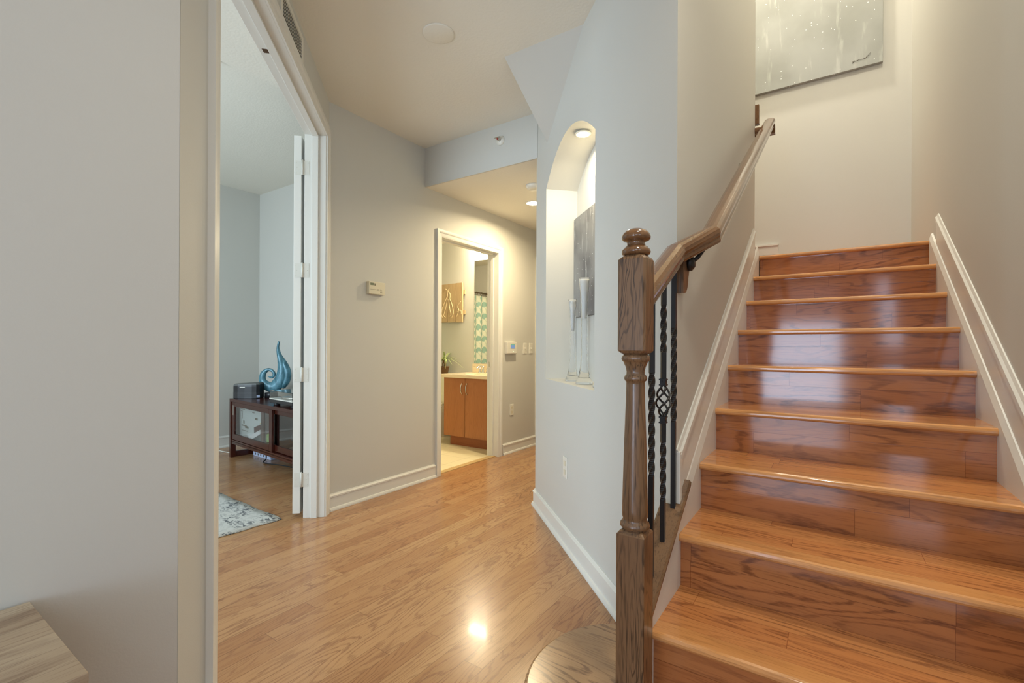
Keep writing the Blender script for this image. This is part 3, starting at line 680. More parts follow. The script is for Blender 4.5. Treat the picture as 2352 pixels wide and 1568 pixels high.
c_ = N(0.690, 0.092, arch(0.715) - 0.010)
can_light('recessed_light', c_, 0.036, M['bulb_warm'], 'small glowing recessed light in the arch of the niche')
area('niche_lamp_light', c_ - Vector((0, 0, .012)), (0, 0, 0), 0.07, 0.07, 7.0, (1.0, 0.86, 0.58), True, 165)
can_light('recessed_light', (-2.262, 3.66, LZ), 0.058, M['bulb_warm'], 'glowing recessed light in the low hall ceiling beside the corner')
area('hall_lamp_light', (-2.262, 3.66, LZ - .014), (0, 0, 0), 0.11, 0.11, 24, WARM, True, 165)
b = MB(); b.lathe([(0.062, 0), (0.062, -.012), (0.052, -.030), (0.02, -.034)], (-2.012, 3.262, LZ), 28)
tag(b.build('smoke_detector', M['white_plastic']), 'round white smoke detector on the low hall ceiling behind the corner', 'smoke detector')
b = MB(); b.lathe([(0.075, 0), (0.075, -.012), (0.06, -.034), (0.02, -.038)], (-3.05, 1.30, 2.83), 28)
tag(b.build('smoke_detector', M['white_plastic']), 'round white smoke detector on the office ceiling seen through the doorway', 'smoke detector')
b = MB(); b.lathe([(0.082, 0), (0.082, -.003), (0.076, -.006), (0.002, -.007)], (-1.702, 1.813, CZ), 40)
tag(b.build('ceiling_cover_plate', M['ceil']), 'flat round cream cover plate on the ceiling above the hall', 'cover plate')
# sprinkler on the beam
t = thing('sprinkler_head', 'white sidewall sprinkler with a red bulb on the ceiling beam', 'sprinkler', (-2.016, 2.806, 2.605))
b = MB(); b.lathe([(0.036, 0), (0.034, -.004), (0.02, -.010), (0.016, -.012)], (-2.016, 2.806, 2.605), 24, axis='Y'); b.build('escutcheon', M['white_plastic'], t)
b = MB(); b.lathe([(0.009, -.01), (0.008, -.034)], (-2.016, 2.806, 2.605), 12, axis='Y'); b.box(-2.044, -1.996, 2.768, 2.770, 2.612, 2.620); b.tube([(-2.024, 2.79, 2.605), (-2.028, 2.775, 2.613)], .002, 6); b.tube([(-2.008, 2.79, 2.605), (-2.004, 2.775, 2.613)], .002, 6); b.build('deflector', M['nickel'], t)
b = MB(); b.lathe([(0.004, -.032), (0.0085, -.038), (0.004, -.046)], (-2.016, 2.806, 2.605), 10, axis='Y'); b.build('glass_bulb', M['red'], t)
# air vent on the door wall
t = thing('air_vent', 'white slatted air vent above the office doorway', 'air vent', tuple(D(0.92, 0, 2.6)))
b = MB(); s0, s1, z0, z1 = 0.755, 1.085, 2.548, 2.655
b.fbox(D, s0 - .03, s1 + .035, -.006, 0, z1, z1 + .028); b.fbox(D, s0 - .03, s1 + .035, -.006, 0, z0 - .028, z0); b.fbox(D, s0 - .03, s0, -.006, 0, z0, z1); b.fbox(D, s1, s1 + .035, -.006, 0, z0, z1); b.build('frame', M['white_plastic'], t, bevel=.001)
b = MB()
for i in range(7):
    z = z0 + .006 + i * .0152; b.prism([tuple(D(s0, -.006, z)), tuple(D(s0, -.005, z - .002)), tuple(D(s0, 0.012, z + .009)), tuple(D(s0, 0.011, z + .011))], D(s1, 0, 0) - D(s0, 0, 0))
b.build('slats', M['grey_plastic'] if False else M['white_plastic'], t)
MB().fbox(D, s0, s1, -0.0015, -0.0005, z0, z1).build('duct_shade_panel', M['dark'], t)  # black sheet on the wall, painting the shade behind the slats

# ------------------------------------------------------------------ wall devices
def rbox(c0, c1, F=H_):
    b = MB(); b.fbox(F, c0[0], c1[0], c0[1], c1[1], c0[2], c1[2]); return b
t = thing('thermostat', 'cream programmable thermostat with a small grey display on the hall wall', 'thermostat', (-2.778, 2.30, 1.525))
rbox((2.222, -0.030, 1.478), (2.370, 0, 1.568)).build('housing', M['cream_plastic'], t, bevel=.003)
rbox((2.234, -0.0308, 1.541), (2.266, -0.029, 1.558)).build('display', M['lcd'], t)
rbox((2.270, -0.0308, 1.540), (2.284, -0.029, 1.556)).build('display_window', M['print'], t)
b = MB()
for i in range(6): b.fbox(H_, 2.232 + i * .0085, 2.2365 + i * .0085, -.0308, -.029, 1.5095, 1.5125)
for x in (2.292, 2.322): b.fbox(H_, x, x + .018, -.0308, -.029, 1.507, 1.509); b.fbox(H_, x, x + .018, -.0308, -.029, 1.514, 1.516)
b.fbox(H_, 2.324, 2.342, -.0308, -.029, 1.492, 1.496)
b.build('printed_markings', M['print'], t)
t = thing('alarm_keypad', 'white wall keypad with a lit blue-green screen beside the bathroom door', 'keypad', (-2.778, 4.05, 1.09))
rbox((3.955, -0.032, 1.030), (4.135, 0, 1.152)).build('housing', M['white_plastic'], t, bevel=.006)
rbox((4.020, -0.0335, 1.084), (4.092, -0.031, 1.119)).build('screen', M['screen_blue'], t)
rbox((4.020, -0.0335, 1.1192), (4.092, -0.031, 1.130)).build('screen_header', M['screen_green'], t)
b = MB(); b.lathe([(0.004, 0), (0.003, .002)], (-2.746, 4.07, 1.052), 10, axis='X'); b.build('status_light', M['led_green'], t)
def plate(y, z, kind, lab, grp):
    t = thing('light_switch' if kind == 's' else 'power_outlet', lab, 'switch' if kind == 's' else 'outlet', (-2.778, y, z), grp)
    rbox((y - .035, -.006, z - .057), (y + .035, 0, z + .057)).build('cover_plate', M['white_plastic'], t, bevel=.002)
    if kind == 's':
        rbox((y - .005, -.016, z - .004), (y + .005, -.006, z + .012)).build('toggle', M['white_plastic'], t)
    else:
        for dz in (-.024, .024): rbox((y - .016, -.008, z + dz - .014), (y + .016, -.006, z + dz + .014)).build('receptacle', M['cream_plastic'], t, bevel=.003)
plate(4.335, 1.085, 's', 'white toggle light switch on the hall wall, nearer the alarm keypad', 'hall light switches')
plate(4.455, 1.085, 's', 'white toggle light switch nearest the far hall door', 'hall light switches')
plate(4.085, 0.445, 'o', 'white power outlet low on the hall wall under the keypad', None)
t = thing('power_outlet', 'white power outlet low on the wall below the arched niche', 'outlet', tuple(N(0.69, 0, 0.43)))
b = MB(); b.fbox(N, 0.655, 0.725, -.006, 0, .375, .490); b.build('cover_plate', M['white_plastic'], t, bevel=.002)
for dz in (-.024, .024): b = MB(); b.fbox(N, 0.674, 0.706, -.008, -.006, .432 + dz - .014, .432 + dz + .014); b.build('receptacle', M['cream_plastic'], t, bevel=.003)

# ------------------------------------------------------------------ landing painting
t = thing('canvas_painting', 'large pale grey dripping canvas with glints hung high above the stair landing', 'painting', (-0.3, 4.296, 3.9))
MB().box(-0.95, 0.285, 4.262, 4.294, 3.145, 4.35).build('canvas', M['canvas_landing'], t, bevel=.002)
b = MB(); yq = 4.2605
b.tube([(.105, yq, 3.190), (.118, yq, 3.199), (.132, yq, 3.197), (.150, yq, 3.203), (.17, yq, 3.199), (.183, yq, 3.200), (.198, yq, 3.214), (.215, yq, 3.233)], [.0008, .0016, .0022, .001, .0012, .0022, .0014, .0006], 6)
b.tube([(.106, yq, 3.201), (.124, yq, 3.203), (.110, yq, 3.186)], .001, 6)
b.build('signature', plain('signature_ink', srgb(92, 82, 66), 0.6), t)

# ------------------------------------------------------------------ office
ca = radians(-5.6); P0 = Vector((-4.947, 2.305, 0))
def Cb(x, y, z): return Vector((P0.x + x * cos(ca) - y * sin(ca), P0.y + x * sin(ca) + y * cos(ca), z))
t = thing('media_cabinet', 'low dark cherry media cabinet with sliding glass doors in the office', 'cabinet', tuple(Cb(0.7, 0.2, 0)))
CW, CD, CH = 1.45, 0.43, 0.578
def cbb(name, *bx, mat=M['cherry'], parent=t, bevel=.002, **k):
    b = MB()
    for a in bx: b.fbox(Cb, *a)
    return b.build(name, mat, parent, bevel=bevel, **k)
cbb('top', (0, CW, 0, CD, CH - .028, CH))
cbb('side_panel', (0.0, .045, 0.0, .045, 0, CH - .028), (0, .045, CD - .045, CD, 0, CH - .028), (0, .045, .045, CD - .045, 0.155, CH - .028), (0.005, .04, .045, CD - .045, .0, .055))
cbb('side_panel', (CW - .045, CW, 0.0, .045, 0, CH - .028), (CW - .045, CW, CD - .045, CD, 0, CH - .028), (CW - .045, CW, .045, CD - .045, 0.155, CH - .028), (CW - .04, CW - .005, .045, CD - .045, .0, .055))
cbb('bottom_shelf', (.045, CW - .045, 0.004, CD, 0.155, .178))
cbb('back_panel', (.045, CW - .045, CD - .012, CD, .178, CH - .028))
cbb('apron', (.045, CW - .045, .004, .02, .135, .168))
cbb('divider', (.70, .725, .05, CD - .012, .178, CH - .028))
def sdoor(x0, x1, y0, y1, hx):
    b = MB(); w_ = .055
    for a in ((x0, x0 + w_, y0, y1, .182, .548), (x1 - w_, x1, y0, y1, .182, .548), (x0 + w_, x1 - w_, y0, y1, .182, .182 + w_), (x0 + w_, x1 - w_, y0, y1, .548 - .042, .548)): b.fbox(Cb, *a)
    d = b.build('sliding_door', M['cherry'], t, bevel=.002)
    b = MB(); b.fbox(Cb, x0 + w_ - .002, x1 - w_ + .002, (y0 + y1) / 2 - .002, (y0 + y1) / 2 + .002, .234, .508); b.build('glass_pane', M['glass'], d)
    b = MB(); b.fbox(Cb, hx, hx + .022, y0 - .001, y0 + .002, .42, .515); b.build('pull', M['nickel'], d)
sdoor(0.052, 0.93, 0.006, 0.026, 0.068)
sdoor(0.66, 1.40, 0.032, 0.050, 1.36)
# contents behind the glass
b = MB(); b.prism([tuple(Cb(.075, .072, .18)), tuple(Cb(.052, .070, .525)), tuple(Cb(.70, .082, .525)), tuple(Cb(.72, .082, .18))], (0, .003, 0)); mp_ = b.build('map_sheet', plain('map_paper', srgb(206, 214, 208), 0.7)); mp_['label'] = 'large pale printed sheet standing behind the left glass door of the cabinet'; mp_['category'] = 'printed sheet'
for i, (x, z, w_, h_) in enumerate(((.10, .475, .10, .007), (.10, .455, .05, .005), (.13, .385, .012, .06), (.16, .34, .03, .03), (.12, .315, .12, .012), (.20, .30, .08, .02), (.12, .27, .14, .006), (.42, .40, .06, .02), (.36, .46, .05, .008))):
    b = MB(); yq_ = .0685 + x * .014
    b.prism([tuple(Cb(x, yq_, z)), tuple(Cb(x + w_, yq_, z)), tuple(Cb(x + w_, yq_, z + h_)), tuple(Cb(x, yq_, z + h_))], (0, .0008, 0))
    b.build('print_mark', M['print'], mp_)
def loose(name, lab, cat, mat, pts, lift, **k):
    b = MB(); b.prism([tuple(Cb(*p)) for p in pts], lift); o = b.build(name, mat, bevel=.001); tag(o, lab, cat, k.get('group')); return o
loose('book', 'maroon book lying tilted inside the office cabinet behind the glass', 'book', M['leatherette'], [(.46, .052, .275), (.455, .052, .335), (.655, .052, .395), (.655, .052, .335)], (0, .014, 0))
loose('paper_stack', 'stack of white papers leaning in the office cabinet', 'papers', M['paper'], [(.34, .030, .18), (.30, .030, .215), (.64, .030, .335), (.652, .030, .30)], (0, .018, 0))
loose('folder', 'lime green folder at the lower right corner behind the glass', 'folder', M['lime'], [(.675, .0565, .18), (.72, .0565, .30), (.77, .0565, .315), (.77, .0565, .18)], (0, .004, 0))
loose('folder', 'yellow envelope wedged on top of the maroon book', 'envelope', M['yellow'], [(.57, .053, .3785), (.655, .053, .425), (.655, .053, .4), (.60, .053, .385)], (0, .010, 0))
loose('box', 'small cardboard box behind the right glass door', 'box', M['cardboard'], [(1.10, .12, .215), (1.10, .12, .27), (1.25, .12, .27), (1.25, .12, .215)], (0, .1, 0))
loose('box', 'flat dark green box under the small cardboard box', 'box', plain('dark_green_box', srgb(70, 82, 74), .5), [(1.02, .12, .179), (1.02, .12, .214), (1.30, .12, .214), (1.30, .12, .179)], (0, .14, 0))
loose('disc_player', 'black disc player inside the right side of the cabinet', 'disc player', M['black'], [(1.03, .13, .275), (1.03, .13, .33), (1.34, .13, .33), (1.34, .13, .275)], (0, .2, 0))
# items on the cabinet
t = thing('air_purifier', 'small dark grey air purifier with a curved top at the left end of the cabinet', 'air purifier', tuple(Cb(.18, .3, CH)))
def Pu(x, y, z):
    a = radians(38); cx_, cy_ = -4.830, 2.420
    return Vector((cx_ + x * cos(a) - y * sin(a), cy_ + x * sin(a) + y * cos(a), CH + z))
def pring(z, g=1.0, tilt=0):
    pts = []
    for x, y in ((-.11, -.02), (-.10, -.042), (-.06, -.055), (0, -.06), (.06, -.058), (.095, -.05), (.115, -.03), (.12, .05), (.11, .06), (-.09, .06), (-.11, .045)):
        pts.append(Pu(x * g * 1.14, y * g, z + tilt * (x + .11) + .12 * tilt * 0))
    return pts
b = MB(); b.rings([pring(0.0, .97), pring(.004), pring(.118, 1.0), pring(.130, .98, .04)]); b.build('housing', M['black'], t)
b = MB(); b.rings([pring(.128, 1.0, .04), pring(.140, .97, .05), pring(.146, .85, .06)]); b.build('lid', M['grey_plastic'], t)
b = MB()
for i in range(8): b.rings([pring(.008 + i * .0075, 1.012), pring(.0105 + i * .0075, 1.012)])
b.build('grille_slats', plain('dark_slat', (0.06, 0.06, 0.062), 0.4), t)
b = MB(); pA, pB = Pu(-.045, -.0605, .108), Pu(.005, -.0615, .108); b.prism([pA, pB, pB + Vector((0, 0, .009)), pA + Vector((0, 0, .009))], Pu(0, -.002, 0) - Pu(0, 0, 0)); b.build('badge', M['white_plastic'], t)
b = MB(); pA, pB = Pu(.1125, -.050, .01), Pu(.132, -.030, .01); b.prism([pA, pB, pB + Vector((0, 0, .024)), pA + Vector((0, 0, .024))], Pu(.0015, -.0015, 0) - Pu(0, 0, 0)); b.build('sticker', M['strip_body'], t)

# teal swirl sculpture (a broad blade that tapers into a curl and a tall tip)
cr = Vector((0.8272, 0.5619, 0)); cf = Vector((-0.5619, 0.8272, 0)); SC0 = Vector((-4.715, 2.60, CH))
PXM = 4.79 / 1086.35
def Sc(px, py, dep): return SC0 + cr * ((px - 621) * PXM) + cf * dep + Vector((0, 0, (911 - py) * PXM))
t = thing('swirl_sculpture', 'teal lacquered swirl sculpture with a tall curved tip on the office cabinet', 'sculpture', tuple(SC0))
MB().lathe([(.062, 0), (.062, .05), (.058, .052)], SC0, 32).build('pedestal', M['black'], t)
def c7(x, y): return (500 + x / 7.84, 760 + y / 7.84)
# centreline + half width, in photo-zoom units
spine = [((1085, 175), 18), ((1065, 260), 22), ((1070, 360), 32), ((1100, 480), 46), ((1125, 600), 62), ((1130, 720), 80), ((1115, 830), 100), ((1075, 920), 108), ((1010, 985), 108), ((930, 1000), 92), ((850, 965), 84), ((795, 900), 70), ((785, 830), 60), ((800, 760), 52), ((845, 705), 38), ((900, 685), 30), ((955, 700), 28), ((990, 740), 27), ((995, 785), 26), ((965, 818), 22), ((925, 820), 16), ((880, 800), 6)]
def catm(P, n=6):
    out = []
    for i in range(len(P) - 1):
        p0, p1, p2, p3 = P[max(i - 1, 0)], P[i], P[i + 1], P[min(i + 2, len(P) - 1)]
        for k in range(n):
            u = k / n; out.append(tuple(0.5 * ((2 * b_) + (-a_ + c_) * u + (2 * a_ - 5 * b_ + 4 * c_ - d_) * u * u + (-a_ + 3 * b_ - 3 * c_ + d_) * u ** 3) for a_, b_, c_, d_ in zip(p0, p1, p2, p3)))
    out.append(tuple(P[-1])); return out
def blade(sp, thick, name, dep0=0, twist=0):
    pts = catm([(x, y, h) for (x, y), h in sp]); rs = []; n = len(pts)
    for i, (x, y, h) in enumerate(pts):
        xa, ya, _ = pts[max(i - 1, 0)]; xb, yb, _ = pts[min(i + 1, n - 1)]
        tx, ty = xb - xa, yb - ya; L = sqrt(tx * tx + ty * ty) or 1; px_, py_ = -ty / L, tx / L
        ring = []
        for k in range(12):
            a = 2 * pi * k / 12; u, v = cos(a) * h, sin(a) * min(thick, h * PXM / 7.84 * .9)
            q = c7(x + px_ * u, y + py_ * u); ring.append(Sc(q[0], q[1], v + dep0 + twist * u / 100))
        rs.append(ring)
    b = MB(); b.rings(rs, smooth=True); b.build(name, M['teal'], t)
blade(spine, 0.026, 'curl')
blade([((1072, 300), 8), ((1088, 400), 24), ((1125, 490), 40), ((1175, 590), 58), ((1215, 700), 70), ((1225, 800), 72), ((1205, 890), 66), ((1165, 960), 56), ((1130, 1000), 40)], 0.03, 'back_blade', 0.012)
# turntable with clear dust cover
t = thing('record_player', 'white and dark record player under a clear dust cover on the cabinet', 'record player', tuple(Cb(.9, .2, CH)))
def Tt(x, y, z): return Cb(0.815 + x, 0.04 + y, CH + z)
b = MB(); b.fbox(Tt, 0, .42, 0, .33, .022, .052); b.build('base', M['black'], t, bevel=.003)
b = MB(); b.fbox(Tt, -.004, .424, -.004, .334, .052, .062); b.build('plinth', M['white_plastic'], t, bevel=.002)
for x in (.05, .37):
    for y in (.04, .29): b = MB(); b.lathe([(.026, 0), (.028, .012), (.02, .022)], Tt(x, y, 0), 20); b.build('foot', M['black'], t)
b = MB(); b.lathe([(.14, .062), (.14, .074), (.13, .077)], Tt(.2, .165, 0), 40); b.build('platter', M['nickel'], t)
b = MB(); b.tube([Tt(.37, .26, .10), Tt(.36, .14, .098), Tt(.31, .06, .092)], .004, 8); b.lathe([(.02, .062), (.02, .10)], Tt(.37, .26, 0), 16); b.build('tonearm', M['chrome'], t)
b = MB()
for a in ((0, .42, 0, .003, .062, .125), (0, .42, .327, .33, .062, .125), (0, .003, .003, .327, .062, .125), (.417, .42, .003, .327, .062, .125), (0, .42, 0, .33, .125, .128)): b.fbox(Tt, *a)
b.build('dust_cover', M['glass'], t)
# power strip box and cables
t = thing('power_strip', 'pale blue-white surge protector on the floor under the office cabinet', 'power strip', (-4.69, 2.48, 0))
def St(x, y, z):
    a = radians(-3); return Vector((-4.82 + x * cos(a) - y * sin(a), 2.475 + x * sin(a) + y * cos(a), z))
b = MB(); b.fbox(St, 0, .36, 0, .10, 0, .045); b.build('housing', M['strip_body'], t, bevel=.004)
for i in range(5): b = MB(); b.fbox(St, .04 + i * .055, .06 + i * .055, -.001, .002, .014, .034); b.build('socket', M['grey_plastic'], t)
for lab, pts in (('black cable curling out of the surge protector under the cabinet', [(-4.52, 2.50, .05), (-4.50, 2.44, .075), (-4.44, 2.40, .03), (-4.40, 2.36, .006), (-4.2, 2.40, .006), (-4.0, 2.42, .006)]), ('white cable lying on the office floor left of the cabinet', [(-5.40, 2.36, .006), (-5.2, 2.37, .006), (-4.93, 2.40, .006)])):
    b = MB(); b.tube(catm(pts), .005, 8); tag(b.build('cable', M['rubber'] if 'black' in lab else M['white_plastic']), lab, 'cable')
# rug
b = MB(); n_ = 26; vs = []; RU, RV = (-2.885, 1.662), None
rx = Vector((-1, .03, 0)).normalized(); ryv = Vector((-.04, -1, 0)).normalized()
for i in range(n_ + 1):
    for j in range(n_ + 1):
        p = Vector((-2.885, 1.660, 0)) + rx * (2.0 * i / n_) + ryv * (1.4 * j / n_)
        wob = 0.006 * sin(j * 1.7) * (i < 2) + 0.006 * sin(i * 1.3) * (j < 2)
        vs.append((p.x + wob, p.y + wob, 0.008 + 0.0015 * sin(i * .9) * cos(j * .8)))
fs = [(i * (n_ + 1) + j, (i + 1) * (n_ + 1) + j, (i + 1) * (n_ + 1) + j + 1, i * (n_ + 1) + j + 1) for i in range(n_) for j in range(n_)]
b.add(vs, fs, True); o = b.build('area_rug', M['rug']); so_ = o.modifiers.new('thick', 'SOLIDIFY'); so_.thickness = .007; so_.offset = -1
tag(o, 'pale grey area rug with a dark distressed pattern on the office floor', 'rug')

# ------------------------------------------------------------------ bathroom
VX0, VX1, VY = -3.637, -2.915, 3.991
t = thing('bathroom_vanity', 'beech-look two-door bathroom vanity under the marble counter', 'vanity', ((VX0 + VX1) / 2, 4.25, 0))
MB().box(VX0 + .005, VX1, VY + .018, 4.52, .106, .758).build('carcass', M['laminate'], t)
MB().box(VX0 + .05, VX1, VY + .055, 4.5, 0, .106).build('toe_kick', M['laminate_toe'], t)
for x0, x1, hx in ((VX0, -3.333, -3.365), (-3.328, -3.005, -3.295)):
    d = MB().box(x0, x1, VY, VY + .018, .108, .756).build('door', M['laminate'], t, bevel=.001)
    b = MB(); b.tube(catm([(hx, VY, .70), (hx, VY - .014, .695), (hx, VY - .030, .665), (hx, VY - .033, .64), (hx, VY - .030, .615), (hx, VY - .014, .585), (hx, VY, .58)]), .0055, 10); b.build('handle', M['nickel'], d)
t = thing('vanity_counter', 'cream marble bathroom counter with moulded basin and backsplash', 'counter', (-3.3, 4.24, .76))
cx_, cy_ = -3.30, 4.24
b = MB(); ring = []
n_ = 40; el = [(cx_ + .21 * cos(2 * pi * i / n_), cy_ + .15 * sin(2 * pi * i / n_)) for i in range(n_)]
X0, X1, Y0, Y1 = -3.700, -2.90, 3.958, 4.52
def rect_pt(i):
    a = 2 * pi * i / n_; c, s_ = cos(a), sin(a); k = 1e9
    if abs(c) > 1e-6: k = min(k, ((X1 - cx_) if c > 0 else (cx_ - X0)) / abs(c))
    if abs(s_) > 1e-6: k = min(k, ((Y1 - cy_) if s_ > 0 else (cy_ - Y0)) / abs(s_))
    return (cx_ + c * k, cy_ + s_ * k)
vs = [(*rect_pt(i), .790) for i in range(n_)] + [(x, y, .790) for x, y in el] + [(cx_ + (x - cx_) * .8, cy_ + (y - cy_) * .8, .73) for x, y in el] + [(cx_ + (x - cx_) * .3, cy_ + (y - cy_) * .3, .70) for x, y in el]
fs = [(k * n_ + i, k * n_ + (i + 1) % n_, (k + 1) * n_ + (i + 1) % n_, (k + 1) * n_ + i) for k in range(3) for i in range(n_)] + [tuple(range(3 * n_, 4 * n_))]
b.add(vs, fs); 
b.box(X0, X1, Y0, Y0 + .03, .758, .7905); b.box(X0, X0 + .03, Y0, Y1, .758, .7903); b.box(X0 + .03, X1, Y0 + .03, Y1, .758, .7585)
b.build('countertop', M['marble'], t, bevel=0)
MB().box(-3.640, -2.90, 4.500, 4.52, .790, .895).build('backsplash', M['marble'], t, bevel=.002)
t = thing('faucet', 'chrome two-handle faucet on the bathroom counter', 'faucet', (-3.42, 4.43, .79))
b = MB(); b.lathe([(.026, 0), (.024, .008), (.014, .02), (.013, .06), (.016, .075), (.010, .082)], (-3.42, 4.43, .79), 20); b.tube(catm([(-3.42, 4.43, .845), (-3.42, 4.40, .870), (-3.42, 4.35, .868), (-3.42, 4.31, .845)]), .011, 12); b.build('spout', M['chrome'], t)
for sx in (-1, 1):
    b = MB(); x = -3.42 + sx * .055; b.lathe([(.022, 0), (.018, .012), (.010, .025), (.012, .05), (.010, .058)], (x, 4.44, .79), 16); b.tube([(x, 4.44, .845), (x + sx * .02, 4.42, .853), (x + sx * .065, 4.405, .862)], [.008, .007, .004], 10); b.build('handle', M['chrome'], t)
b = MB(); b.box(-3.622, -2.905, 4.513, 4.52, .90, 2.145); o = b.build('wall_mirror', M['mirror']); tag(o, 'frameless wall mirror above the bathroom counter reflecting the shower curtain', 'mirror')
t = thing('vanity_light', 'bright light bar glowing above the bathroom mirror', 'wall light', (-3.2, 4.52, 2.27))
MB().box(-3.60, -2.92, 4.485, 4.52, 2.225, 2.315).build('backplate', M['chrome'], t, bevel=.004)
for x in (-3.52, -3.36, -3.20, -3.04):
    b = MB(); b.lathe([(.012, -.062), (.036, -.045), (.046, -.01), (.04, .025), (.02, .045)], (x, 4.415, 2.26), 20); b.tube([(x, 4.485, 2.27), (x, 4.44, 2.27)], .012, 10); b.build('globe', M['bulb_vanity'], t)
area('vanity_lamp_light', (-3.25, 4.36, 2.22), (radians(-35), 0, 0), 0.6, 0.1, 16, (1.0, 0.86, 0.58), False, 180)
# pine art
t = thing('plank_wall_art', 'pale pine plank wall art with a faint white tentacled motif in the bathroom', 'wall art', (-3.97, 4.5, 1.63))
for x0, x1 in ((-4.30, -4.160), (-4.155, -4.025), (-4.020, -3.895), (-3.890, -3.785)):
    MB().box(x0, x1, 4.478, 4.498, 1.405 + random.uniform(-.004, .004), 1.892 + random.uniform(-.005, .005)).build('plank', M['pine'], t, bevel=.002)
b = MB(); b.box(-4.28, -3.765, 4.498, 4.519, 1.50, 1.55); b.box(-4.28, -3.765, 4.498, 4.519, 1.75, 1.80); b.build('batten', M['pine'], t)
b = MB(); yy = 4.477
for pts in ([(-4.06, 1.83), (-4.03, 1.80), (-4.03, 1.74), (-4.055, 1.70)], [(-4.0, 1.83), (-4.02, 1.80), (-3.985, 1.76), (-3.99, 1.70)], [(-4.05, 1.70), (-4.10, 1.62), (-4.13, 1.52), (-4.10, 1.46)], [(-4.03, 1.70), (-4.06, 1.58), (-4.09, 1.50), (-4.06, 1.47)], [(-3.99, 1.70), (-3.95, 1.62), (-3.93, 1.52), (-3.96, 1.46)], [(-4.01, 1.70), (-3.99, 1.58), (-3.97, 1.5), (-4.0, 1.48)], [(-3.88, 1.47), (-3.84, 1.55), (-3.86, 1.60), (-3.81, 1.66)], [(-3.87, 1.53), (-3.81, 1.55), (-3.80, 1.50)]):
    b.tube(catm([(x, yy, z) for x, z in pts]), .0042, 6)
b.build('painted_motif', M['wash'], t)
# toilet
t = thing('toilet', 'cream toilet beside the vanity, partly hidden by the door frame', 'toilet', (-4.02, 4.3, 0))
MB().box(-4.24, -3.80, 4.33, 4.51, .38, .735).build('tank', M['porcelain'], t, bevel=.02, seg=3)
MB().box(-4.25, -3.79, 4.315, 4.515, .735, .765).build('tank_lid', M['porcelain'], t, bevel=.01)
b = MB(); b.lathe([(.11, 0), (.115, .02), (.095, .12), (.12, .24), (.175, .36), (.185, .395)], (-4.02, 4.08, 0), 32, sy=1.25); b.box(-4.11, -3.93, 4.18, 4.45, .0, .38); b.build('bowl', M['porcelain'], t)
b = MB(); b.lathe([(.19, .397), (.192, .405), (.188, .425), (.15, .432)], (-4.02, 4.07, 0), 32, sy=1.25); b.build('seat_lid', M['porcelain'], t)
b = MB(); b.tube([(-3.86, 4.33, .66), (-3.86, 4.31, .66), (-3.815, 4.305, .655)], .006, 8); b.build('flush_handle', M['chrome'], t)
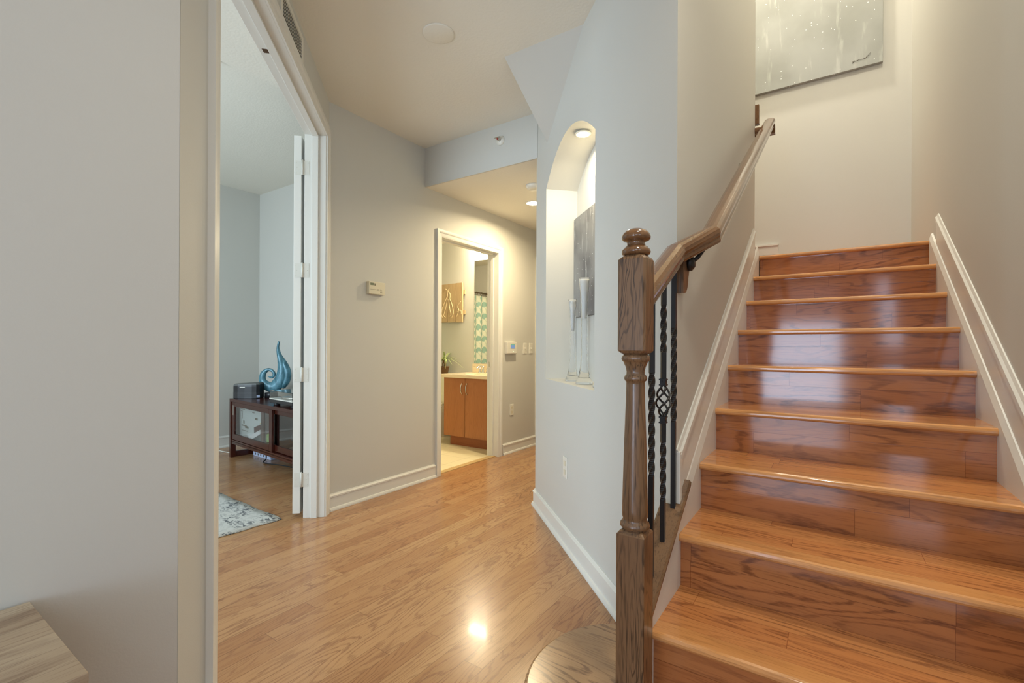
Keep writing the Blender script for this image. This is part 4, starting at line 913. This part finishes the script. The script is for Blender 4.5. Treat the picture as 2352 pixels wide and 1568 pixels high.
# plant on the tank
t = thing('potted_spider_plant', 'spider plant in a brown pot standing on the toilet tank', 'plant', (-4.00, 4.40, .765))
pc = Vector((-4.015, 4.41, .765))
MB().lathe([(.045, 0), (.06, .075), (.066, .078), (.066, .09), (.058, .09), (.05, .06)], pc, 28).build('pot', M['basket'], t)
b = MB()
for k in range(3):
    a = k * 2.1; b.tube([pc + Vector((.015 * cos(a), .015 * sin(a), .06)), pc + Vector((.02 * cos(a), .02 * sin(a), .12)), pc + Vector((.025 * cos(a + 1), .025 * sin(a + 1), .17))], .008, 8)
b.build('stem', M['stemb'], t)
random.seed(3)
for k in range(34):
    a = random.uniform(0, 2 * pi); L = random.uniform(.13, .24); up_ = random.uniform(.2, 1.3); w_ = random.uniform(.008, .013)
    c0 = pc + Vector((.02 * cos(a), .02 * sin(a), .16)); d_ = Vector((cos(a), sin(a), 0)); sd = Vector((-sin(a), cos(a), 0))
    b = MB(); b.uv = []; n_ = 7; vs = []
    for i in range(n_ + 1):
        u = i / n_; p = c0 + d_ * (L * u * (.5 + .5 * u) * (1.35 - .5 * up_)) + Vector((0, 0, L * (up_ * u - 1.15 * u * u * (.6 + .3 * (1.3 - up_)))))
        ww = w_ * (1 - u) ** .6 * (0.6 + .4 * min(1, u * 4)) + .0006
        for s_, h_ in ((-1, .002), (0, 0), (1, .002)): vs.append(p + sd * ww * s_ + Vector((0, 0, h_))); b.uv.append(((s_ + 1) / 2, u))
    fs = [(3 * i + j, 3 * i + j + 1, 3 * i + j + 4, 3 * i + j + 3) for i in range(n_) for j in range(2)]
    b.add(vs, fs, True); b.build('leaf', M['leaf'], t)
# shower curtain and rod (seen in the mirror)
b = MB(); rs = []; vs = []; n_ = 150; m_ = 10; Yc0, Yc1 = 2.98, 4.35
for i in range(n_ + 1):
    u = i / n_; y = Yc0 + (Yc1 - Yc0) * u
    for j in range(m_ + 1):
        v = j / m_; vs.append((-4.60 + .022 * sin(u * 62 + .4 * sin(u * 17)) * (.7 + .3 * v), y, 1.90 - 1.75 * v))
fs = [(i * (m_ + 1) + j, (i + 1) * (m_ + 1) + j, (i + 1) * (m_ + 1) + j + 1, i * (m_ + 1) + j + 1) for i in range(n_) for j in range(m_)]
b.add(vs, fs, True); o = b.build('shower_curtain', M['curtain']); so_ = o.modifiers.new('thick', 'SOLIDIFY'); so_.thickness = .002
tag(o, 'teal shower curtain with a pale lattice print reflected in the bathroom mirror', 'shower curtain')
t = thing('curtain_rod', 'bronze shower curtain rod with rings reflected in the bathroom mirror', 'curtain rod', (-4.6, 3.7, 1.94))
MB().tube([(-4.60, 2.95, 1.945), (-4.60, 4.52, 1.945)], .0125, 14).build('rod', M['rodmat'], t)
for i in range(12): b = MB(); y = 3.0 + i * .12; b.tube([(-4.6 + .022 * cos(a), y, 1.935 + .028 * sin(a)) for a in [2 * pi * k / 12 for k in range(13)]], .003, 6); b.build('ring', M['rodmat'], t)

# ------------------------------------------------------------------ console in the left corner
t = thing('console_table', 'low wooden console with a weathered plank top against the left wall', 'console', (-1.19, -0.5, 0))
MB().box(-1.372, -0.996, -1.25, 0.25, .548, .570).build('top', M['console'], t, bevel=.0015)
M['console_side'] = wood('red_brown_side', srgb(120, 52, 30), srgb(96, 38, 22), srgb(60, 20, 12), 'Y', 'Z', 'X', None, rough=.35, grain=.4)
MB().box(-1.372, -1.000, -1.246, 0.246, .0, .548).build('body', M['console_side'], t, bevel=.002)
for y in (-1.2, -.72, -.24): MB().box(-1.0, -.992, y, y + .46, .04, .53).build('drawer_front', M['console_side'], t, bevel=.002)
